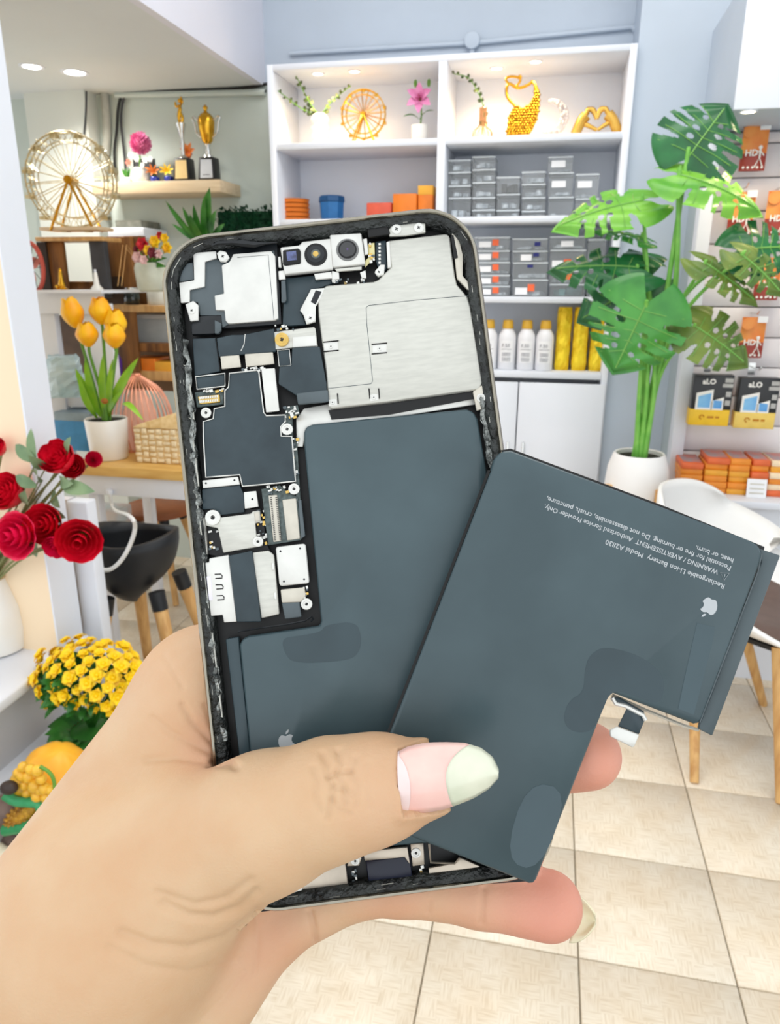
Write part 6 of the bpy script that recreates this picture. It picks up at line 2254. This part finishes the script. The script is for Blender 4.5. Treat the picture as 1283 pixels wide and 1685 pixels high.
battery_line('Rechargeable Li-ion Battery  Model A2830', (1062, 594), (584, 412))
battery_line('WARNING / AVERTISSEMENT  Authorized Service Provider Only.', (1036, 536), (334, 270))
battery_line('Potential for fire or burning. Do not disassemble, crush, puncture,', (1088, 520), (346, 238))
battery_line('heat, or burn.', (1098, 490), (946, 436))
tri = [LC('H', x, y, NT_ + .00005) for x, y in ((1078, 548), (1042, 545), (1058, 576))]
MB().tube(tri, .00008, 4, closed=True).build('warning_triangle', PGREY, bo)
MB().tube([LC('H', 1061, 552, NT_ + .00005), LC('H', 1058, 564, NT_ + .00005)], .00008, 4).build('warning_stroke', PGREY, bo)

# ================================================================ HAND
def hp(px, py, n, r):
    q = L(px, py, n)
    return (q.x, q.y, q.z, r)


Imcp = hp(345, 1150, -.0255, .0180)
Iwr = hp(-70, 1735, -.022, .0225)
Mmcp = hp(392, 1300, -.0270, .0165)
Rmcp = hp(430, 1420, -.0262, .0155)
Pmcp = hp(446, 1522, -.0195, .0088)
Wc = hp(60, 1800, -.018, .030)
Wp = hp(205, 1805, -.014, .0165)
Fa = hp(-330, 2250, -.02, .036)
Fb = hp(-120, 2300, -.016, .030)
Tm = hp(330, 1400, .0020, .0180)
Tm0 = hp(170, 1520, -.006, .0235)
Tp = hp(440, 1352, .0105, .0145)
Ti = hp(545, 1314, .0145, .0122)
Td = hp(625, 1296, .0148, .0108)
Tt = hp(692, 1284, .0140, .0080)
palm = [(Imcp, Iwr), (Imcp, Mmcp), (Mmcp, Wc), (Mmcp, Rmcp), (Rmcp, Wc), (Rmcp, Pmcp), (Pmcp, Wp), (Wp, Wc), (Iwr, Wc), (Wc, Fb), (Iwr, Fa), (Wp, Fb), (Mmcp, Tm0), (Tm0, Wc), (Tm0, Iwr)]
thumb = [(Tm0, Tm), (Tm, Tp), (Tp, Ti), (Ti, Td), (Td, Tt)]
fing = [
    [Imcp, hp(520, 1120, -.0195, .0100), hp(680, 1112, -.0175, .0088), hp(790, 1145, -.0165, .0074)],
    [Mmcp, hp(600, 1290, -.0195, .0100), hp(800, 1262, -.0172, .0088), hp(966, 1243, -.0090, .0083)],
    [Rmcp, hp(620, 1392, -.0188, .0095), hp(760, 1385, -.0172, .0085), hp(850, 1388, -.0160, .0076)],
    [Pmcp, hp(585, 1457, -.0172, .0076), hp(660, 1453, -.0168, .0076), hp(790, 1468, -.0168, .0081), hp(902, 1490, -.0150, .0085)],
]
VX = .00095
lo = np.array([-.165, -.185, -.062])
hi = np.array([.062, -.005, .034])
dims = np.ceil((hi - lo) / VX).astype(int)
gx = (lo[0] + VX * np.arange(dims[0])).astype(np.float32)[:, None, None]
gy = (lo[1] + VX * np.arange(dims[1])).astype(np.float32)[None, :, None]
gz = (lo[2] + VX * np.arange(dims[2])).astype(np.float32)[None, None, :]


def cone(a, b, fz=1.0):
    ax, ay, az, ra = a
    bx_, by_, bz_, rb_ = b
    dx, dy, dz = bx_ - ax, by_ - ay, bz_ - az
    ll = dx * dx + dy * dy + dz * dz + 1e-12
    t = np.clip(((gx - ax) * dx + (gy - ay) * dy + (gz - az) * dz) / ll, 0, 1)
    return np.sqrt((gx - ax - t * dx) ** 2 + (gy - ay - t * dy) ** 2 + ((gz - az - t * dz) * fz) ** 2) - (ra + t * (rb_ - ra))


def smin(a, b, k):
    h = np.clip(.5 + .5 * (b - a) / k, 0, 1)
    return b + (a - b) * h - k * h * (1 - h)


F = None
for a, b in palm:
    d = cone(a, b)
    F = d if F is None else smin(F, d, .004 if (a in (Rmcp, Pmcp, Wp)) else .009)
T_ = None
for a, b in thumb:
    d = cone(a, b, 1.12)
    T_ = d if T_ is None else smin(T_, d, .004)
F = smin(F, T_, .012)
for ch in fing:
    D_ = None
    for a, b in zip(ch[:-1], ch[1:]):
        d = cone(a, b)
        D_ = d if D_ is None else smin(D_, d, .0025)
    F = smin(F, D_, .0025)
# keep clear of the phone and of the battery lying on it
qx, qy, qz = np.abs(gx) - .0390, np.abs(gy) - .0814, np.abs(gz + .0014) - .0066
bx3 = np.maximum(np.maximum(qx, qy), qz)
F = np.maximum(F, -bx3)


def surface_nets(F, lo, h):
    S = F < 0
    nx, ny, nz = F.shape
    c = [S[i:nx - 1 + i, j:ny - 1 + j, k:nz - 1 + k] for i in (0, 1) for j in (0, 1) for k in (0, 1)]
    cnt = sum(q.astype(np.int8) for q in c)
    act = (cnt > 0) & (cnt < 8)
    ids = np.full(act.shape, -1, dtype=np.int64)
    ii = np.argwhere(act)
    ids[act] = np.arange(len(ii))
    acc = np.zeros((len(ii), 3))
    num = np.zeros(len(ii))
    cor = [(i, j, k) for i in (0, 1) for j in (0, 1) for k in (0, 1)]
    for a in range(8):
        for b in range(a + 1, 8):
            ca, cb_ = np.array(cor[a]), np.array(cor[b])
            if np.abs(ca - cb_).sum() != 1:
                continue
            fa_ = F[ii[:, 0] + ca[0], ii[:, 1] + ca[1], ii[:, 2] + ca[2]]
            fb_ = F[ii[:, 0] + cb_[0], ii[:, 1] + cb_[1], ii[:, 2] + cb_[2]]
            m = (fa_ < 0) != (fb_ < 0)
            t = np.where(m, fa_ / (fa_ - fb_ + 1e-20), 0)
            acc[m] += (ca + (cb_ - ca) * t[:, None])[m]
            num[m] += 1
    V = lo + h * (ii + acc / num[:, None])
    quads = []
    for ax in range(3):
        s1 = [slice(None)] * 3
        s2 = [slice(None)] * 3
        s1[ax], s2[ax] = slice(0, -1), slice(1, None)
        e = S[tuple(s1)] != S[tuple(s2)]
        o1, o2 = [q for q in range(3) if q != ax]
        idx = np.argwhere(e)
        idx = idx[(idx[:, o1] > 0) & (idx[:, o2] > 0)]
        lim = np.array(act.shape)
        idx = idx[(idx < lim).all(1)]
        q = []
        for (d1, d2) in ((1, 1), (0, 1), (0, 0), (1, 0)):
            w_ = idx.copy()
            w_[:, o1] -= d1
            w_[:, o2] -= d2
            q.append(ids[w_[:, 0], w_[:, 1], w_[:, 2]])
        q = np.stack(q, 1)
        q = q[(q >= 0).all(1)]
        quads.append(q)
    return V, np.concatenate(quads)


V, Q = surface_nets(F, lo, VX)
me = bpy.data.meshes.new('hand')
me.from_pydata(V.tolist(), [], Q.tolist())
bm = bmesh.new()
bm.from_mesh(me)
for _ in range(3):
    bmesh.ops.smooth_vert(bm, verts=bm.verts, factor=.5, use_axis_x=True, use_axis_y=True, use_axis_z=True)
bmesh.ops.subdivide_edges(bm, edges=bm.edges, cuts=1, use_grid_fill=True)
for _ in range(2):
    bmesh.ops.smooth_vert(bm, verts=bm.verts, factor=.5, use_axis_x=True, use_axis_y=True, use_axis_z=True)
bmesh.ops.recalc_face_normals(bm, faces=bm.faces)
bm.to_mesh(me)
bm.free()
# skin folds: shallow grooves along crease lines, and pinker finger pads
creases = [
    # (pixel path, n guess, depth mm, width mm)
    ([(530, 1240), (538, 1258), (540, 1276), (548, 1292), (546, 1318), (540, 1346)], .00045, .0011),
    ([(556, 1236), (560, 1256), (552, 1272), (566, 1296), (570, 1322)], .00042, .0011),
    ([(514, 1262), (522, 1284), (518, 1308), (528, 1336)], .00032, .0010),
    ([(584, 1246), (578, 1268), (590, 1290), (586, 1326)], .00030, .0010),
    ([(540, 1277), (554, 1270), (578, 1268)], .00040, .0010),
    ([(548, 1293), (566, 1298), (580, 1310)], .00034, .0010),
    ([(546, 1316), (556, 1332), (574, 1340)], .00030, .0010),
    ([(606, 1256), (602, 1290), (608, 1330)], .00016, .0010),
    ([(268, 1488), (310, 1508), (350, 1512), (395, 1496), (420, 1470)], .00055, .0018),
    ([(200, 1535), (250, 1555), (310, 1562), (370, 1545), (425, 1505)], .00050, .0018),
    ([(260, 1470), (320, 1490), (370, 1480), (412, 1450)], .00035, .0015),
    ([(180, 1560), (240, 1590), (310, 1600), (390, 1580)], .00025, .0015),
    ([(388, 1262), (340, 1252), (290, 1246), (240, 1250)], .00040, .0015),
    ([(385, 1258), (350, 1222), (318, 1190), (300, 1160)], .00040, .0013),
    ([(380, 1254), (330, 1230), (280, 1205), (250, 1180)], .00030, .0013),
    ([(376, 1240), (352, 1200), (338, 1160)], .00030, .0012),
    ([(300, 1130), (285, 1105), (270, 1080)], .00022, .0012),
    ([(510, 1500), (516, 1525), (520, 1548)], .0006, .0012),
    ([(425, 1500), (423, 1550), (420, 1600)], .00025, .0012),
    ([(704, 1500), (706, 1485)], .0003, .0010),
    ([(796, 1462), (794, 1490), (792, 1518)], .0004, .0011),
    ([(400, 1600), (370, 1640), (330, 1680)], .00022, .0013),
]
n_v = len(me.vertices)
co = np.empty(n_v * 3)
me.vertices.foreach_get('co', co)
co = co.reshape(-1, 3)
no = np.empty(n_v * 3)
me.vertex_normals.foreach_get('vector', no)
no = no.reshape(-1, 3)
oo = np.array(_o)
# project each vertex to photograph pixels so that crease paths, traced on the skin, land on the facing skin
Rl = np.array(CM.transposed() @ PR)
tl = np.array(CM.transposed() @ (PT - CP))
cv = co @ Rl.T + tl
pxs = CX + FPX * cv[:, 0] / -cv[:, 2]
pys = CY - FPX * cv[:, 1] / -cv[:, 2]
facing = ((oo - co) * no).sum(1) > 0
disp = np.zeros(n_v)
scale_px = FPX / -cv[:, 2]
for path, dep, wid_ in creases:
    best = np.full(n_v, 1e9)
    for (a, b) in zip(path[:-1], path[1:]):
        a, b = np.array(a, float), np.array(b, float)
        d = b - a
        t = np.clip(((pxs - a[0]) * d[0] + (pys - a[1]) * d[1]) / (d @ d), 0, 1)
        best = np.minimum(best, np.hypot(pxs - a[0] - t * d[0], pys - a[1] - t * d[1]))
    dm = best / scale_px
    disp -= np.where(facing, 1.5 * dep * np.exp(-(dm / wid_ * 1.6) ** 2), 0)
# soft fold of skin around the thumb nail
nb = np.array([(655, 1238), (700, 1222), (740, 1222), (770, 1240), (775, 1300), (745, 1326), (705, 1335), (662, 1341), (654, 1290)], float)
ins = np.zeros(n_v, bool)
db_ = np.full(n_v, 1e9)
for i in range(len(nb)):
    a, b = nb[i], nb[(i + 1) % len(nb)]
    d = b - a
    t = np.clip(((pxs - a[0]) * d[0] + (pys - a[1]) * d[1]) / (d @ d), 0, 1)
    db_ = np.minimum(db_, np.hypot(pxs - a[0] - t * d[0], pys - a[1] - t * d[1]))
    cr = ((a[1] > pys) != (b[1] > pys)) & (pxs < (b[0] - a[0]) * (pys - a[1]) / (b[1] - a[1] + 1e-9) + a[0])
    ins ^= cr
disp += np.where(facing & ~ins & (co[:, 2] > .006), .0009 * np.exp(-(db_ / 13) ** 2), 0)
disp -= np.where(facing & ins & (co[:, 2] > .006), .0012 * np.clip(db_ / 6, 0, 1), 0)
co2 = co + no * disp[:, None]
me.vertices.foreach_set('co', co2.ravel())
at = me.attributes.new('pinkness', 'FLOAT', 'POINT')
pk = np.zeros(n_v)
for (p, rad, amt) in ((fing[1][3], .019, 1.0), (fing[3][4], .022, 1.0), (fing[3][3], .016, .55), (fing[3][2], .016, .4), (Pmcp, .02, .35), (Imcp, .02, .25), (Td, .012, .25), (hp(395, 1235, -.004, 0), .014, .45)):
    dd = np.linalg.norm(co - np.array(p[:3]), axis=1)
    pk = np.maximum(pk, amt * np.clip(1.25 - dd / rad, 0, 1))
at.data.foreach_set('value', pk)
me.polygons.foreach_set('use_smooth', [True] * len(me.polygons))
skin = mat('skin', (206, 172, 136), .5, var=.05, scale=60, sss=.12, rgb2=(202, 162, 124), bump=.09, bscale=1400)
nt = skin.node_tree
bs = nt.nodes['Principled BSDF']
old = bs.inputs['Base Color'].links[0].from_socket
an_ = nt.nodes.new('ShaderNodeAttribute')
an_.attribute_name = 'pinkness'
mx = nt.nodes.new('ShaderNodeMix')
mx.data_type = 'RGBA'
nt.links.new(an_.outputs['Fac'], mx.inputs['Factor'])
nt.links.new(old, mx.inputs[6])
mx.inputs[7].default_value = lin((214, 142, 122))
nt.links.new(mx.outputs[2], bs.inputs['Base Color'])
me.materials.append(skin)
hand = bpy.data.objects.new('hand', me)
col.objects.link(hand)
hand.matrix_world = PM
ORG[hand.name] = Vector((0, 0, 0))
tag(hand, 'bare left hand gripping the opened phone, long-nailed thumb pressing the loose battery', 'hand')

# thumb nail
NPINK = mat('nail_pink', (238, 200, 188), .24, var=.08, scale=120, coat=.5, rgb2=(234, 184, 174))
NTIP = mat('nail_tip', (222, 222, 200), .25, var=.08, scale=100, coat=.6, rgb2=(206, 210, 186))
NLUN = mat('nail_lunula', (236, 212, 208), .25, var=.03, scale=120, coat=.6)
top_edge = [(655, 1238), (672, 1229), (700, 1223), (730, 1222), (763, 1223), (790, 1231), (809, 1246), (819, 1266)]
bot_edge = [(662, 1341), (680, 1338), (705, 1335), (728, 1331), (752, 1323), (779, 1312), (803, 1297), (819, 1279)]


def nail(name, u0, u1, m, parent, lift=0.0, fan=None):
    def edge(E, u):
        f_ = u * (len(E) - 1)
        i = min(len(E) - 2, int(f_))
        t = f_ - i
        return E[i][0] + (E[i + 1][0] - E[i][0]) * t, E[i][1] + (E[i + 1][1] - E[i][1]) * t
    NU, NW = 14, 12
    b = MB()
    vs_ = []
    for i in range(NU + 1):
        for j in range(NW + 1):
            w_ = -1 + 2 * j / NW
            u = u0 + (u1(w_) - u0) * i / NU if callable(u1) else u0(w_) + (u1 - u0(w_)) * i / NU
            a, c = edge(top_edge, u), edge(bot_edge, u)
            x, y = a[0] + (c[0] - a[0]) * j / NW, a[1] + (c[1] - a[1]) * j / NW
            if u < .12:
                x -= 0
            x -= (1 - w_ * w_) * 4 * (1 - u)
            n = nail_n(u) - .0032 * w_ * w_ * (1 - .35 * u) + lift
            vs_.append(L(x, y, n))
    fs = []
    for i in range(NU):
        for j in range(NW):
            q = i * (NW + 1) + j
            fs.append((q, q + 1, q + NW + 2, q + NW + 1))
    o = b.add(vs_, fs).build(name, m, parent, smooth=True, angle=3)
    md = o.modifiers.new('thickness', 'SOLIDIFY')
    md.thickness = .0005
    md.offset = 0
    return o


def nail_n(u):
    return .0247 - .0004 * u - .0030 * u * u


nl = nail('fingernail', 0.0, lambda w_: .52 + .16 * abs(w_) ** 2 * (1 if w_ < 0 else .4) - .06, NPINK, hand)
nail('nail_tip', lambda w_: .52 + .16 * abs(w_) ** 2 * (1 if w_ < 0 else .4) - .06, 1.0, NTIP, nl)
nail('lunula', 0.0, lambda w_: .02 + .13 * (1 - abs(w_ - .15) ** 2.2) if abs(w_ - .15) < 1 else .02, NLUN, nl, .00022)
# little finger nail seen from below past its tip
vs_, fs = [], []
for i in range(9):
    for j in range(9):
        w_ = -1 + 2 * j / 8
        u = i / 8
        half = 42 * (1 - .75 * u ** 2.2)
        x, y = 936 + u * 44 + (1 - w_ * w_) * 4 * (1 - u), 1510 + w_ * half + u * 4
        vs_.append(L(x, y, -.0175 + .0028 * w_ * w_ - .0005 * u))
for i in range(8):
    for j in range(8):
        q = i * 9 + j
        fs.append((q, q + 1, q + 10, q + 9))
o = MB().add(vs_, fs).build('fingernail', mat('nail_under', (232, 222, 186), .3, var=.06, scale=120, coat=.4), hand, smooth=True, angle=3)
md = o.modifiers.new('thickness', 'SOLIDIFY')
md.thickness = .0005
